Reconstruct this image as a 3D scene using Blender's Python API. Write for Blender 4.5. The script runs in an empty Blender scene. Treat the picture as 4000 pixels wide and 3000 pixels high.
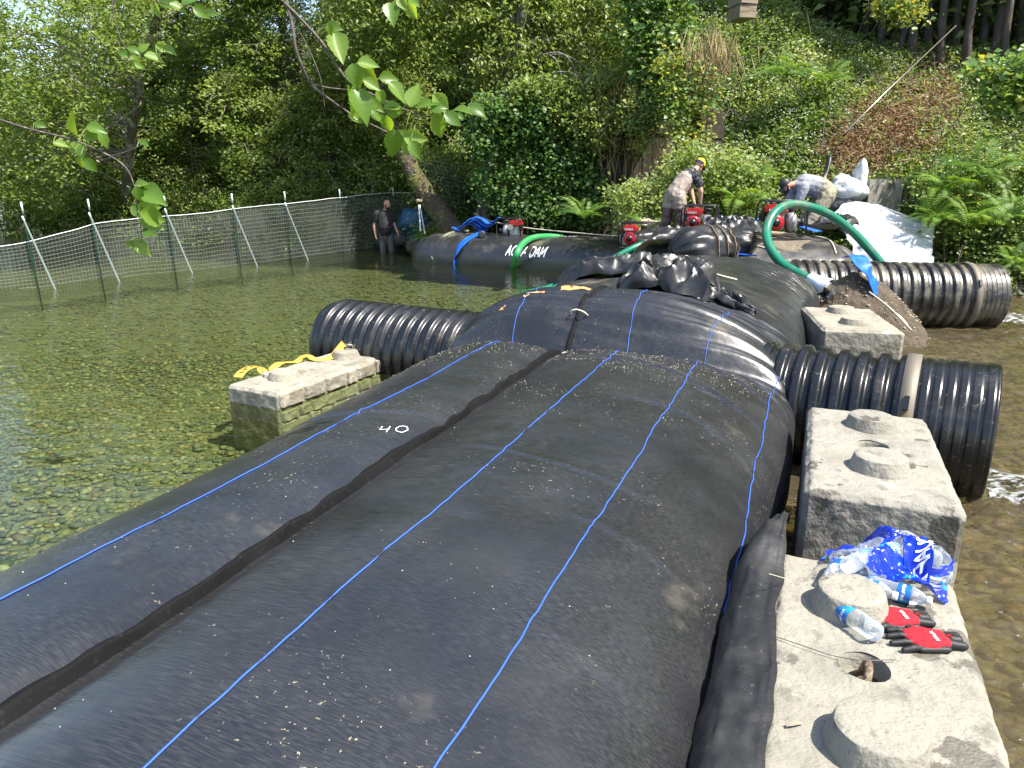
import bpy, bmesh, math, random
import numpy as np
from mathutils import Vector, Matrix, noise
from mathutils.bvhtree import BVHTree
R = math.radians
random.seed(7); rng = np.random.default_rng(11)
scene = bpy.context.scene
# ------------------------------------------------------------------ camera, sky, sun, exposure
PITCH, CAM_H, FPX = R(16), 2.0, 2856.0
cam = bpy.data.cameras.new('camera'); cam.sensor_width = 36; cam.lens = 36 * FPX / 4000
cam.clip_start = .05; cam.clip_end = 2000
cam_ob = bpy.data.objects.new('camera', cam); scene.collection.objects.link(cam_ob)
cam_ob.location = (0, 0, CAM_H); cam_ob.rotation_euler = (math.pi / 2 - PITCH, 0, 0)
scene.camera = cam_ob
SUN_EL, SUN_AZ = R(57), R(120)            # azimuth clockwise from +Y (view direction)
world = bpy.data.worlds.new('World'); scene.world = world; world.use_nodes = True
wn = world.node_tree.nodes; bg = wn['Background']
sky = wn.new('ShaderNodeTexSky'); sky.sky_type = 'NISHITA'; sky.sun_disc = False
sky.sun_elevation = SUN_EL; sky.sun_rotation = SUN_AZ; sky.air_density = 1.0; sky.dust_density = 1.5
world.node_tree.links.new(sky.outputs[0], bg.inputs[0]); bg.inputs[1].default_value = .15
sun = bpy.data.lights.new('sun', 'SUN'); sun.energy = 5.0; sun.angle = R(.53); sun.color = (1, .95, .86)
sun_ob = bpy.data.objects.new('sun', sun); scene.collection.objects.link(sun_ob)
sdir = Vector((math.sin(SUN_AZ) * math.cos(SUN_EL), math.cos(SUN_AZ) * math.cos(SUN_EL), math.sin(SUN_EL)))
sun_ob.rotation_euler = sdir.to_track_quat('Z', 'Y').to_euler(); sun_ob.location = (8, 2, 20)
vs = scene.view_settings; vs.view_transform = 'Standard'; vs.look = 'None'; vs.gamma = 1
vs.exposure = 1.12; vs.use_curve_mapping = False
scene.render.engine = 'CYCLES'
cy = scene.cycles; cy.use_denoising = True; cy.max_bounces = 7; cy.diffuse_bounces = 4; cy.glossy_bounces = 3
cy.transmission_bounces = 4; cy.transparent_max_bounces = 12; cy.sample_clamp_indirect = 6
cy.caustics_reflective = False; cy.caustics_refractive = False

# ------------------------------------------------------------------ helpers
def ray(px, py):
    X = (px - 2000) / FPX; Y = -(py - 1500) / FPX
    c, s = math.cos(PITCH), math.sin(PITCH)
    return X, c + Y * s, -s + Y * c
def pz(px, py, z):                       # photo pixel -> point on the level z
    a, b, d = ray(px, py); k = (z - CAM_H) / d
    return Vector((a * k, b * k, z))
def pd(px, py, y):                       # photo pixel -> point at the distance y
    a, b, d = ray(px, py); k = y / b
    return Vector((a * k, y, CAM_H + d * k))
def link(o):
    scene.collection.objects.link(o); return o
def tag(o, label=None, cat=None, group=None, kind=None):
    if label: o['label'] = label
    if cat: o['category'] = cat
    if group: o['group'] = group
    if kind: o['kind'] = kind
    return o
def empty(name, loc, label, cat, group=None):
    o = link(bpy.data.objects.new(name, None)); o.location = loc; o.empty_display_size = .1
    return tag(o, label, cat, group)
def attach(o, parent):                   # child keeps its world coordinates
    if parent is not None:
        o.parent = parent
        o.matrix_parent_inverse = world_of(parent).inverted()
    return o
def world_of(o):
    m = o.matrix_basis.copy()
    if o.parent is not None: m = world_of(o.parent) @ o.matrix_parent_inverse @ m
    return m
def copy_tree(o, parent=None):
    c = link(o.copy())
    if parent is not None:
        c.parent = parent; c.matrix_parent_inverse = o.matrix_parent_inverse.copy()
    for ch in list(o.children): copy_tree(ch, c)
    return c
def nz(x, y=0., z=0.): return noise.noise(Vector((x, y, z)))
def fract(x, y=0., z=0., o=4): return noise.fractal(Vector((x, y, z)), 1.0, 2.0, o)
def ridged(x, y=0., z=0., o=4): return noise.ridged_multi_fractal(Vector((x, y, z)), 1.0, 2.1, o, 1.0, 2.0)

class MB:                                # collects shapes, build() links them as one mesh object
    def __init__(self): self.v, self.f = [], []
    def add(self, vs_, fs):
        n = len(self.v); self.v += [tuple(p) for p in vs_]; self.f += [tuple(i + n for i in f) for f in fs]; return self
    def box(self, c, s, rz=0., m=None):
        cx, cy_, cz = c; x, y, z = s[0] / 2, s[1] / 2, s[2] / 2
        P = [Vector((i * x, j * y, k * z)) for k in (-1, 1) for j in (-1, 1) for i in (-1, 1)]
        rot = m if m is not None else Matrix.Rotation(rz, 3, 'Z')
        P = [rot @ p + Vector(c) for p in P]
        return self.add(P, [(0, 2, 3, 1), (4, 5, 7, 6), (0, 1, 5, 4), (2, 6, 7, 3), (0, 4, 6, 2), (1, 3, 7, 5)])
    def tube(self, pts, r, n=8, cap=True, flat=1.):
        pts = [Vector(p) for p in pts]; k = len(pts)
        rr = r if hasattr(r, '__len__') else [r] * k
        base = len(self.v); up = None
        for i, p in enumerate(pts):
            d = (pts[min(i + 1, k - 1)] - pts[max(i - 1, 0)]).normalized()
            if up is None:
                up = d.orthogonal().normalized() if abs(d.z) > .9 else Vector((0, 0, 1))
            a = d.cross(up)
            a = a.normalized() if a.length > 1e-5 else d.orthogonal().normalized()
            b = a.cross(d).normalized(); up = b
            for j in range(n):
                t = 2 * math.pi * j / n
                self.v.append(tuple(p + a * (rr[i] * math.cos(t)) + b * (rr[i] * flat * math.sin(t))))
        for i in range(k - 1):
            for j in range(n):
                q = base + i * n; j2 = (j + 1) % n
                self.f.append((q + j, q + j2, q + n + j2, q + n + j))
        if cap:
            self.f.append(tuple(base + j for j in reversed(range(n))))
            self.f.append(tuple(base + (k - 1) * n + j for j in range(n)))
        return self
    def lathe(self, prof, m=Matrix(), n=24, cap=True):     # prof: (r, z)
        base = len(self.v)
        for r, z in prof:
            for j in range(n):
                t = 2 * math.pi * j / n
                self.v.append(tuple(m @ Vector((r * math.cos(t), r * math.sin(t), z))))
        for i in range(len(prof) - 1):
            for j in range(n):
                q = base + i * n; j2 = (j + 1) % n
                self.f.append((q + j, q + j2, q + n + j2, q + n + j))
        if cap:
            self.f.append(tuple(base + j for j in reversed(range(n))))
            self.f.append(tuple(base + (len(prof) - 1) * n + j for j in range(n)))
        return self
    def grid(self, nu, nv, fn, wrap=False):
        base = len(self.v)
        for i in range(nu):
            for j in range(nv): self.v.append(tuple(fn(i / (nu - 1), j / (nv if wrap else nv - 1))))
        for i in range(nu - 1):
            for j in range(nv if wrap else nv - 1):
                q = base + i * nv; j2 = (j + 1) % nv
                self.f.append((q + j, q + nv + j, q + nv + j2, q + j2))
        return self
    def ball(self, c, r, n=10, m=None):
        r = r if hasattr(r, '__len__') else (r, r, r)
        P = []; k = n // 2 + 1
        for i in range(k):
            a = math.pi * i / (k - 1)
            for j in range(n):
                t = 2 * math.pi * j / n
                q = Vector((r[0] * math.sin(a) * math.cos(t), r[1] * math.sin(a) * math.sin(t), r[2] * math.cos(a)))
                P.append((m @ q if m is not None else q) + Vector(c))
        F = [(i * n + j, (i + 1) * n + j, (i + 1) * n + (j + 1) % n, i * n + (j + 1) % n) for i in range(k - 1) for j in range(n)]
        return self.add(P, F)
    def capsule(self, a, b, ra, rb, n=10):
        a, b = Vector(a), Vector(b); self.tube([a, b], [ra, rb], n); self.ball(a, ra, n); return self.ball(b, rb, n)
    def mesh(self, name, smooth=True):
        me = bpy.data.meshes.new(name); me.from_pydata(self.v, [], self.f); me.validate(); me.update()
        if smooth: me.polygons.foreach_set('use_smooth', [True] * len(me.polygons))
        return me
    def build(self, name, m, parent=None, smooth=True, angle=None):
        me = self.mesh(name, smooth); o = link(bpy.data.objects.new(name, me))
        if m is not None: me.materials.append(m)
        if smooth and angle: me.set_sharp_from_angle(angle=R(angle))
        return attach(o, parent)
def remesh(mb, voxel, smooth_it=3, disp=None):
    """one continuous skin round overlapping shapes"""
    me = mb.mesh('tmp'); o = link(bpy.data.objects.new('tmp', me))
    md = o.modifiers.new('r', 'REMESH'); md.mode = 'VOXEL'; md.voxel_size = voxel
    if smooth_it:
        sm = o.modifiers.new('s', 'SMOOTH'); sm.factor = .5; sm.iterations = smooth_it
    dg = bpy.context.evaluated_depsgraph_get(); dg.update()
    me2 = bpy.data.meshes.new_from_object(o.evaluated_get(dg))
    bpy.data.objects.remove(o); bpy.data.meshes.remove(me)
    if disp:
        VN = [v.normal.copy() for v in me2.vertices]
        for v, vn in zip(me2.vertices, VN): v.co = v.co + vn * disp(v.co)
    me2.polygons.foreach_set('use_smooth', [True] * len(me2.polygons)); me2.update()
    return me2
def mesh_ob(name, me, m, parent=None):
    o = link(bpy.data.objects.new(name, me)); me.materials.clear(); me.materials.append(m)
    return attach(o, parent)
def spline(pts, n=8):                    # Catmull-Rom through the points
    P = [Vector(p) for p in pts]; P = [2 * P[0] - P[1]] + P + [2 * P[-1] - P[-2]]; out = []
    for i in range(1, len(P) - 2):
        for k in range(n):
            t = k / n
            out.append(.5 * (2 * P[i] + (P[i + 1] - P[i - 1]) * t + (2 * P[i - 1] - 5 * P[i] + 4 * P[i + 1] - P[i + 2]) * t * t
                             + (3 * P[i] - P[i - 1] - 3 * P[i + 1] + P[i + 2]) * t ** 3))
    return out + [P[-2]]

# ------------------------------------------------------------------ materials
def nodes_of(name):
    m = bpy.data.materials.new(name); m.use_nodes = True
    nt = m.node_tree; return m, nt, nt.nodes, nt.links, nt.nodes['Principled BSDF']
def col4(c): return (c[0], c[1], c[2], 1) if hasattr(c, '__len__') else (c, c, c, 1)
def layer(nt, base, color, scale, lo, hi, stretch=(1, 1, 1), detail=5, off=0., coord='Object', dist=0.):
    """mix `color` over socket/colour `base` where a noise exceeds lo..hi; returns (colour socket, factor socket)"""
    N, L = nt.nodes, nt.links
    tc = N.new('ShaderNodeTexCoord'); mp = N.new('ShaderNodeMapping'); mp.inputs['Scale'].default_value = stretch
    mp.inputs['Location'].default_value = (off, off * 1.7, -off)
    L.new(tc.outputs[coord], mp.inputs[0])
    t = N.new('ShaderNodeTexNoise'); t.inputs['Scale'].default_value = scale; t.inputs['Detail'].default_value = detail
    t.inputs['Roughness'].default_value = .62; t.inputs['Distortion'].default_value = dist
    L.new(mp.outputs[0], t.inputs['Vector'])
    mr = N.new('ShaderNodeMapRange'); mr.inputs['From Min'].default_value = lo; mr.inputs['From Max'].default_value = hi
    mr.interpolation_type = 'SMOOTHSTEP'; L.new(t.outputs[0], mr.inputs['Value'])
    mx = N.new('ShaderNodeMix'); mx.data_type = 'RGBA'
    L.new(mr.outputs[0], mx.inputs['Factor'])
    if isinstance(base, bpy.types.NodeSocket): L.new(base, mx.inputs['A'])
    else: mx.inputs['A'].default_value = col4(base)
    if isinstance(color, bpy.types.NodeSocket): L.new(color, mx.inputs['B'])
    else: mx.inputs['B'].default_value = col4(color)
    return mx.outputs['Result'], mr.outputs[0]
def bump(nt, scale, strength, dist=.01, stretch=(1, 1, 1), prev=None, detail=4, coord='Object'):
    N, L = nt.nodes, nt.links
    tc = N.new('ShaderNodeTexCoord'); mp = N.new('ShaderNodeMapping'); mp.inputs['Scale'].default_value = stretch
    L.new(tc.outputs[coord], mp.inputs[0])
    t = N.new('ShaderNodeTexNoise'); t.inputs['Scale'].default_value = scale; t.inputs['Detail'].default_value = detail
    L.new(mp.outputs[0], t.inputs['Vector'])
    b = N.new('ShaderNodeBump'); b.inputs['Strength'].default_value = strength; b.inputs['Distance'].default_value = dist
    L.new(t.outputs[0], b.inputs['Height'])
    if prev is not None: L.new(prev, b.inputs['Normal'])
    return b.outputs[0]
def M(name, color, rough=.6, metal=0., layers=(), bumps=(), spec=.5, rough2=None, coat=0.):
    """layers: (colour, scale, lo, hi, stretch) ; bumps: (scale, strength, dist, stretch)"""
    m, nt, N, L, b = nodes_of(name)
    b.inputs['Roughness'].default_value = rough; b.inputs['Metallic'].default_value = metal
    b.inputs['Specular IOR Level'].default_value = spec; b.inputs['Coat Weight'].default_value = coat
    s = col4(color); f = None
    for i, ly in enumerate(layers):
        s, f = layer(nt, s, ly[0], ly[1], ly[2], ly[3], ly[4] if len(ly) > 4 else (1, 1, 1), off=i * 3.7)
    if isinstance(s, tuple): b.inputs['Base Color'].default_value = s
    else: L.new(s, b.inputs['Base Color'])
    if rough2 is not None and f is not None:
        mr = N.new('ShaderNodeMapRange'); mr.inputs['To Min'].default_value = rough; mr.inputs['To Max'].default_value = rough2
        L.new(f, mr.inputs['Value']); L.new(mr.outputs[0], b.inputs['Roughness'])
    pv = None
    for bp in bumps: pv = bump(nt, bp[0], bp[1], bp[2], bp[3] if len(bp) > 3 else (1, 1, 1), pv)
    if pv is not None: L.new(pv, b.inputs['Normal'])
    return m
def leaf_mat(name, ramp, trans=.42, rough=.42):
    m, nt, N, L, b = nodes_of(name)
    at = N.new('ShaderNodeAttribute'); at.attribute_name = 'tint'
    cr = N.new('ShaderNodeValToRGB'); L.new(at.outputs['Fac'], cr.inputs[0])
    while len(cr.color_ramp.elements) < len(ramp): cr.color_ramp.elements.new(.5)
    for i, c in enumerate(ramp):
        cr.color_ramp.elements[i].position = i / (len(ramp) - 1); cr.color_ramp.elements[i].color = col4(c)
    L.new(cr.outputs[0], b.inputs['Base Color']); b.inputs['Roughness'].default_value = rough
    tr = N.new('ShaderNodeBsdfTranslucent')
    hs = N.new('ShaderNodeHueSaturation'); hs.inputs['Saturation'].default_value = 1.15; hs.inputs['Value'].default_value = 1.8
    hs.inputs['Hue'].default_value = .478
    L.new(cr.outputs[0], hs.inputs['Color']); L.new(hs.outputs[0], tr.inputs[0])
    mx = N.new('ShaderNodeMixShader'); mx.inputs[0].default_value = trans
    L.new(b.outputs[0], mx.inputs[1]); L.new(tr.outputs[0], mx.inputs[2])
    L.new(mx.outputs[0], N['Material Output'].inputs[0]); return m
G = dict(
    alder=leaf_mat('alder_leaf', [(.045, .085, .018), (.108, .172, .036), (.195, .265, .068), (.31, .36, .135)]),
    bramble=leaf_mat('bramble_leaf', [(.045, .09, .018), (.105, .175, .036), (.195, .265, .065), (.33, .37, .14)]),
    vine=leaf_mat('vine_leaf', [(.04, .09, .02), (.075, .155, .036), (.14, .24, .065), (.42, .38, .06)]),
    fern=leaf_mat('fern_leaf', [(.05, .11, .015), (.10, .20, .028), (.19, .30, .045)]),
    dead=leaf_mat('dead_leaf', [(.05, .028, .014), (.12, .065, .03), (.22, .13, .06), (.32, .23, .12)], .15, .8),
    straw=leaf_mat('straw', [(.16, .12, .05), (.34, .26, .12), (.46, .38, .2)], .25, .7),
    blossom=leaf_mat('blossom_petal', [(.55, .5, .48), (.75, .7, .7)], .3, .7),
    biglf=leaf_mat('big_alder_leaf', [(.075, .155, .022), (.14, .25, .035), (.23, .34, .07)], .5, .36),
)
m_bark = M('alder_bark', (.10, .085, .07), .85, layers=[((.30, .29, .26), 4, .5, .62, (1, 1, .5)), ((.03, .028, .022), 9, .55, .7), ((.05, .06, .02), 1.5, .55, .75)], bumps=[(14, .7, .03)])
m_limb = M('lichen_limb', (.16, .14, .11), .9, layers=[((.32, .33, .27), 11, .5, .62), ((.05, .04, .03), 6, .58, .7)], bumps=[(40, .6, .01)])
m_darkbark = M('dark_bark', (.07, .055, .042), .9, layers=[((.15, .13, .11), 7, .5, .7, (1, 1, .3))], bumps=[(10, .7, .03, (1, 1, .25))])
m_moss = M('mossy_bark', (.06, .045, .03), .95, layers=[((.10, .10, .02), 3, .45, .6), ((.22, .17, .06), 9, .6, .72)], bumps=[(18, .9, .04)])
m_twig = M('twig', (.075, .062, .05), .7, layers=[((.2, .15, .12), 30, .5, .65)])
m_soil = M('bank_soil', (.045, .034, .022), .95, layers=[((.08, .06, .035), 3, .45, .65), ((.03, .045, .012), 1.2, .5, .65)], bumps=[(6, 1, .1)])
FAB = (.0115, .0122, .014)
def fabric(name, rot, base=FAB, dust=.62, rough=.33):
    """woven black sheeting: cross-wise weave lines, dust and dried splashes"""
    m, nt, N, L, b = nodes_of(name)
    s, _ = layer(nt, base, (.022, .023, .0245), 1.6, .38, .72, (1, 1, 1), 5)
    tc = N.new('ShaderNodeTexCoord'); mp = N.new('ShaderNodeMapping'); mp.inputs['Rotation'].default_value = (0, 0, rot)
    mp.inputs['Scale'].default_value = (190, 45, 1); L.new(tc.outputs['UV'], mp.inputs[0])
    t = N.new('ShaderNodeTexNoise'); t.inputs['Scale'].default_value = 1; t.inputs['Detail'].default_value = 3; L.new(mp.outputs[0], t.inputs['Vector'])
    mr = N.new('ShaderNodeMapRange'); mr.inputs['From Min'].default_value = .42; mr.inputs['From Max'].default_value = .72; L.new(t.outputs[0], mr.inputs['Value'])
    mul = N.new('ShaderNodeMath'); mul.operation = 'MULTIPLY'; _, fmask = layer(nt, 0, 1, 1.4, .35, .65, off=7); mk = N.new('ShaderNodeMath'); mk.operation = 'MULTIPLY_ADD'; mk.inputs[1].default_value = .34; mk.inputs[2].default_value = .12; L.new(fmask, mk.inputs[0]); L.new(mk.outputs[0], mul.inputs[1]); L.new(mr.outputs[0], mul.inputs[0])
    mx = N.new('ShaderNodeMix'); mx.data_type = 'RGBA'; L.new(mul.outputs[0], mx.inputs['Factor']); L.new(s, mx.inputs['A']); mx.inputs['B'].default_value = (.075, .074, .07, 1)
    s = mx.outputs['Result']
    # dust smears and pale dried-mud flecks
    s, _ = layer(nt, s, (.13, .115, .09), 1.3, dust, dust + .2, off=5)
    big, fb = layer(nt, (0, 0, 0), (1, 1, 1), 1.6, .5, .66, off=9)
    fl, ff = layer(nt, (0, 0, 0), (1, 1, 1), 55, .66, .72, off=2, detail=2)
    mm = N.new('ShaderNodeMath'); mm.operation = 'MULTIPLY'; L.new(fb, mm.inputs[0]); L.new(ff, mm.inputs[1])
    mx = N.new('ShaderNodeMix'); mx.data_type = 'RGBA'; L.new(mm.outputs[0], mx.inputs['Factor']); L.new(s, mx.inputs['A']); mx.inputs['B'].default_value = (.30, .25, .17, 1)
    L.new(mx.outputs['Result'], b.inputs['Base Color'])
    _, fr = layer(nt, 0, 1, 3, .4, .7, off=4)
    rr = N.new('ShaderNodeMapRange'); rr.inputs['To Min'].default_value = rough - .05; rr.inputs['To Max'].default_value = rough + .1
    L.new(fr, rr.inputs['Value']); L.new(rr.outputs[0], b.inputs['Roughness'])
    bp = N.new('ShaderNodeBump'); bp.inputs['Strength'].default_value = .15; bp.inputs['Distance'].default_value = .003; L.new(t.outputs[0], bp.inputs['Height'])
    p2 = bump(nt, 5, .3, .03, (1, 1, 1), bp.outputs[0])
    L.new(p2, b.inputs['Normal']); b.inputs['Specular IOR Level'].default_value = .75
    return m
DAM_ANG = R(22)
m_fab = fabric('black_woven_fabric', 0)
m_fab2 = fabric('black_woven_fabric_far', 0, dust=.55)
m_fab3 = fabric('black_woven_fabric_cross', 0, dust=.53)
m_loose = M('loose_black_fabric', (.013, .0135, .0145), .5, layers=[((.04, .039, .036), 4, .45, .7), ((.09, .08, .065), 30, .62, .74)], bumps=[(6, .4, .03), (140, .35, .003)])
m_crumple = M('crumpled_black_plastic', (.015, .015, .016), .36, layers=[((.042, .041, .039), 4, .45, .72)], bumps=[(10, .28, .02), (45, .2, .006)], rough2=.5)
m_flap = M('seam_fabric', (.004, .004, .0045), .8, spec=.2, layers=[((.012, .012, .012), 30, .55, .7)], bumps=[(60, .5, .004)])
m_blue = M('blue_cord', (.03, .11, .48), .6, layers=[((.02, .03, .06), 7, .55, .68)])
m_white = M('white_paint', (.75, .76, .77), .55, layers=[((.25, .25, .25), 30, .6, .75)])
m_orange = M('orange_paint', (.75, .36, .12), .6, layers=[((.04, .04, .04), 22, .5, .6)])
m_hdpe = M('black_corrugated_plastic', (.010, .0105, .0115), .27, layers=[((.05, .047, .041), 3, .5, .75), ((.10, .09, .07), 24, .6, .75)], bumps=[(25, .12, .006)], rough2=.55)
m_hdpe2 = M('muddy_corrugated_plastic', (.018, .017, .016), .35, layers=[((.13, .115, .085), 3.2, .42, .62), ((.2, .18, .14), 40, .6, .7)], bumps=[(30, .3, .008)], rough2=.8)
m_inner = M('culvert_lining', (.02, .02, .02), .5)
m_steel = M('steel_band', (.17, .15, .115), .6, .35, layers=[((.22, .13, .06), 8, .55, .7)])
def concrete(name, base, wet, pits=True):
    m, nt, N, L, b = nodes_of(name)
    s, _ = layer(nt, base, tuple(c * .78 for c in base), 3, .42, .66)
    s, _ = layer(nt, s, tuple(c * .55 for c in base), 42, .63, .70, (1, 2.2, 1), 3, off=2)
    s, _ = layer(nt, s, tuple(c * .62 for c in base), 7, .56, .66, off=12)
    s, _ = layer(nt, s, tuple(min(.62, c * 1.25) for c in base), 6, .58, .72, off=8)
    s, f = layer(nt, s, wet, 2.6, .585, .61, off=6.3)
    L.new(s, b.inputs['Base Color'])
    rr = N.new('ShaderNodeMapRange'); rr.inputs['To Min'].default_value = .9; rr.inputs['To Max'].default_value = .55
    L.new(f, rr.inputs['Value']); L.new(rr.outputs[0], b.inputs['Roughness'])
    p = bump(nt, 26, .8, .014); p = bump(nt, 75, .65, .006, (1, 1.6, 1), p)
    L.new(p, b.inputs['Normal']); return m
m_conc = concrete('weathered_concrete', (.265, .247, .20), (.12, .108, .086))
m_conc2 = concrete('grey_concrete', (.265, .248, .205), (.10, .09, .07))
m_conc3 = concrete('pale_concrete', (.30, .275, .215), (.21, .185, .135))
m_hose = M('green_hose', (.012, .17, .10), .32, layers=[((.11, .17, .11), 3, .5, .7)], bumps=[(50, .15, .004)])
m_hose2 = M('bright_green_hose', (.03, .27, .08), .35, layers=[((.12, .28, .12), 5, .55, .7)])
m_olive = M('muddy_olive_hose', (.13, .15, .085), .6, layers=[((.22, .2, .13), 5, .5, .65)])
m_layflat = M('blue_layflat', (.012, .10, .55), .4, layers=[((.03, .18, .65), 8, .45, .7)], bumps=[(12, .4, .01)])
m_yellow = M('yellow_webbing', (.62, .42, .05), .75, layers=[((.40, .27, .05), 14, .5, .7)], bumps=[(150, .3, .002)])
m_black = M('black_ink', (.015, .014, .012), .6)
m_blacksteel = M('black_steel_tube', (.012, .012, .013), .35)
m_red = M('red_paint', (.45, .012, .02), .3, coat=.3)
m_grey = M('grey_cast_metal', (.36, .36, .35), .45, .6, layers=[((.2, .19, .18), 12, .55, .7)])
m_rubber = M('black_rubber', (.015, .015, .015), .5)
m_metal = M('zinc_metal', (.55, .52, .45), .35, .9)
m_dirt = M('wet_gravel_dirt', (.085, .065, .042), .95, layers=[((.16, .13, .09), 22, .55, .7), ((.045, .035, .024), 6, .5, .66)], bumps=[(16, 1, .05), (70, .8, .01)])
m_wood = M('weathered_wood', (.30, .24, .17), .85, layers=[((.18, .13, .08), 9, .5, .66, (.15, 1, 1))], bumps=[(25, .6, .01, (.1, 1, 1))])
m_timber = M('old_dark_timber', (.055, .043, .032), .95, layers=[((.10, .085, .065), 12, .5, .7, (1, 1, .1)), ((.02, .017, .013), 3, .52, .7)], bumps=[(20, .8, .02, (1, 1, .12))])
m_timber2 = M('weathered_grey_timber', (.075, .064, .047), .95, layers=[((.035, .028, .02), 10, .5, .68, (.12, 1, 1))], bumps=[(22, .7, .02, (.1, 1, 1))])
m_rope = M('pale_rope', (.55, .50, .38), .85)
m_whiteplas = M('white_plastic_sheet', (.52, .53, .55), .36, layers=[((.40, .41, .43), 3, .5, .7)], bumps=[(8, .5, .03)])
m_sack2 = M('grey_sandbag', (.10, .105, .10), .9, bumps=[(12, .7, .03)])
m_sack = M('white_sandbag', (.55, .56, .56), .8, layers=[((.32, .31, .28), 6, .5, .7)], bumps=[(12, .7, .03)])
m_rock = M('boulder', (.33, .28, .20), .9, layers=[((.16, .13, .09), 5, .5, .65)], bumps=[(8, .8, .04)])
m_skin = M('skin', (.52, .29, .20), .55, layers=[((.44, .22, .15), 20, .5, .7)])
m_skin2 = M('tanned_skin', (.42, .22, .145), .55)
m_beard = M('dark_hair', (.018, .013, .010), .8, bumps=[(120, .8, .006)])
m_eye = M('eye_white', (.7, .68, .65), .3)
m_tee = M('black_shirt', (.014, .014, .016), .85, bumps=[(12, .5, .03)])
m_greytee = M('grey_shirt', (.27, .275, .30), .9, layers=[((.17, .17, .19), 8, .5, .66)], bumps=[(12, .4, .02)])
m_camo = M('camouflage_shirt', (.06, .065, .075), .9, layers=[((.015, .015, .018), 12, .48, .52), ((.28, .28, .29), 14, .6, .63)])
m_wader = M('brown_waders', (.30, .245, .20), .55, layers=[((.24, .19, .155), 7, .5, .66)], bumps=[(10, .5, .03)])
m_wader_w = M('wet_purple_brown_waders', (.075, .045, .042), .32, layers=[((.15, .11, .10), 6, .55, .7)], bumps=[(10, .5, .03)])
m_khaki = M('khaki_waders', (.27, .24, .165), .7, layers=[((.17, .145, .095), 8, .5, .66)], bumps=[(9, .6, .03)])
m_jean = M('wet_dark_trousers', (.05, .05, .052), .6, bumps=[(10, .5, .03)])
m_yellowcap = M('yellow_cap', (.75, .45, .02), .75)
m_navy = M('navy_cap', (.012, .016, .05), .7)
m_boot = M('dark_boot', (.03, .028, .026), .6)
m_wshoe = M('pale_shoe', (.5, .5, .48), .7)
m_post = M('green_steel_post', (.012, .05, .035), .5)
m_brace = M('pale_green_brace', (.22, .27, .24), .5)
m_wtip = M('white_post_tip', (.7, .72, .72), .5)
m_wire = M('grey_net_line', (.20, .22, .20), .7)
m_net = M('dark_net_line', (.16, .18, .16), .7)
m_tarpblue = M('dark_blue_tarpaulin', (.02, .09, .16), .5, bumps=[(8, .5, .03)])
def clear_mat(name, tint, mixf=.82, rough=.08):
    m, nt, N, L, b = nodes_of(name)
    tr = N.new('ShaderNodeBsdfTransparent'); tr.inputs[0].default_value = col4(tint)
    b.inputs['Base Color'].default_value = (.8, .85, .9, 1); b.inputs['Roughness'].default_value = rough
    p = bump(nt, 60, .5, .004); L.new(p, b.inputs['Normal'])
    fr = N.new('ShaderNodeFresnel'); fr.inputs[0].default_value = 1.5; L.new(p, fr.inputs['Normal'])
    ad = N.new('ShaderNodeMath'); ad.operation = 'ADD'; ad.inputs[1].default_value = 1 - mixf; ad.use_clamp = True; L.new(fr.outputs[0], ad.inputs[0])
    mx = N.new('ShaderNodeMixShader'); L.new(ad.outputs[0], mx.inputs[0]); L.new(tr.outputs[0], mx.inputs[1]); L.new(b.outputs[0], mx.inputs[2])
    L.new(mx.outputs[0], N['Material Output'].inputs[0]); return m
m_clear = clear_mat('clear_plastic', (.93, .95, .97), .86)
m_label = M('blue_bottle_label', (.01, .12, .42), .3, layers=[((.02, .3, .6), 10, .45, .6)])
m_cap = M('white_bottle_cap', (.8, .8, .8), .4)
m_glove_r = M('red_knit_glove', (.50, .008, .018), .9, bumps=[(200, .4, .002)])
m_glove_k = M('black_rubber_glove', (.012, .012, .012), .6, bumps=[(100, .3, .002)])
# ------------------------------------------------------------------ terrain
XB = [-60, -16, -11, -7, -4, -1.5, 0, 2.5, 4.5, 6.5, 9, 12.5, 15, 17, 20, 60]
YB = [80, 36, 27, 24.5, 22.9, 21.4, 20.2, 18.7, 16.4, 14.9, 14.6, 14.3, 11.5, 6, -6, -60]
SX = [-9, -3, 0, 1.5, 3, 7, 10, 16]
SS = [.22, .28, .45, .85, 1.05, .95, .76, .66]
def ground_z(x, y):
    d = (y - np.interp(x, XB, YB)) * .82
    sl = np.interp(x, SX, SS)
    up = .05 + sl * np.where(d < 6.5, d, 6.5 + (d - 6.5) * .35) + .55 * np.clip(d - 11, 0, 22)
    bed = -.46 + .04 * np.sin(x * 1.3 + y * .7) * np.sin(y * .9)
    w = np.clip((d + .9) / .9, 0, 1); w = w * w * (3 - 2 * w)
    return np.where(d > 0, up, bed * (1 - w) + .05 * w)
def hit(px, py, lift=0.):                # photo pixel -> point on the terrain
    a, b, d = ray(px, py); k = 3.
    while k < 60:
        if CAM_H + d * k < float(ground_z(a * k, b * k)) + lift: break
        k += .05
    return Vector((a * k, b * k, CAM_H + d * k))
gx = np.concatenate([np.linspace(-60, -14, 24)[:-1], np.linspace(-14, 16, 150), np.linspace(16, 40, 14)[1:]])
gy = np.concatenate([np.linspace(-10, 2, 16)[:-1], np.linspace(2, 30, 160), np.linspace(30, 90, 26)[1:]])
XX, YY = np.meshgrid(gx, gy, indexing='ij')
ZZ = ground_z(XX, YY)
nrm = np.array([[fract(x * .6, y * .6, 1.) for y in gy] for x in gx])
ZZ = ZZ + nrm * np.clip((ZZ + .3) * .3, .012, .16)
mb = MB(); mb.v = [tuple(p) for p in np.stack([XX, YY, ZZ], -1).reshape(-1, 3)]
ny = len(gy)
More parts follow.
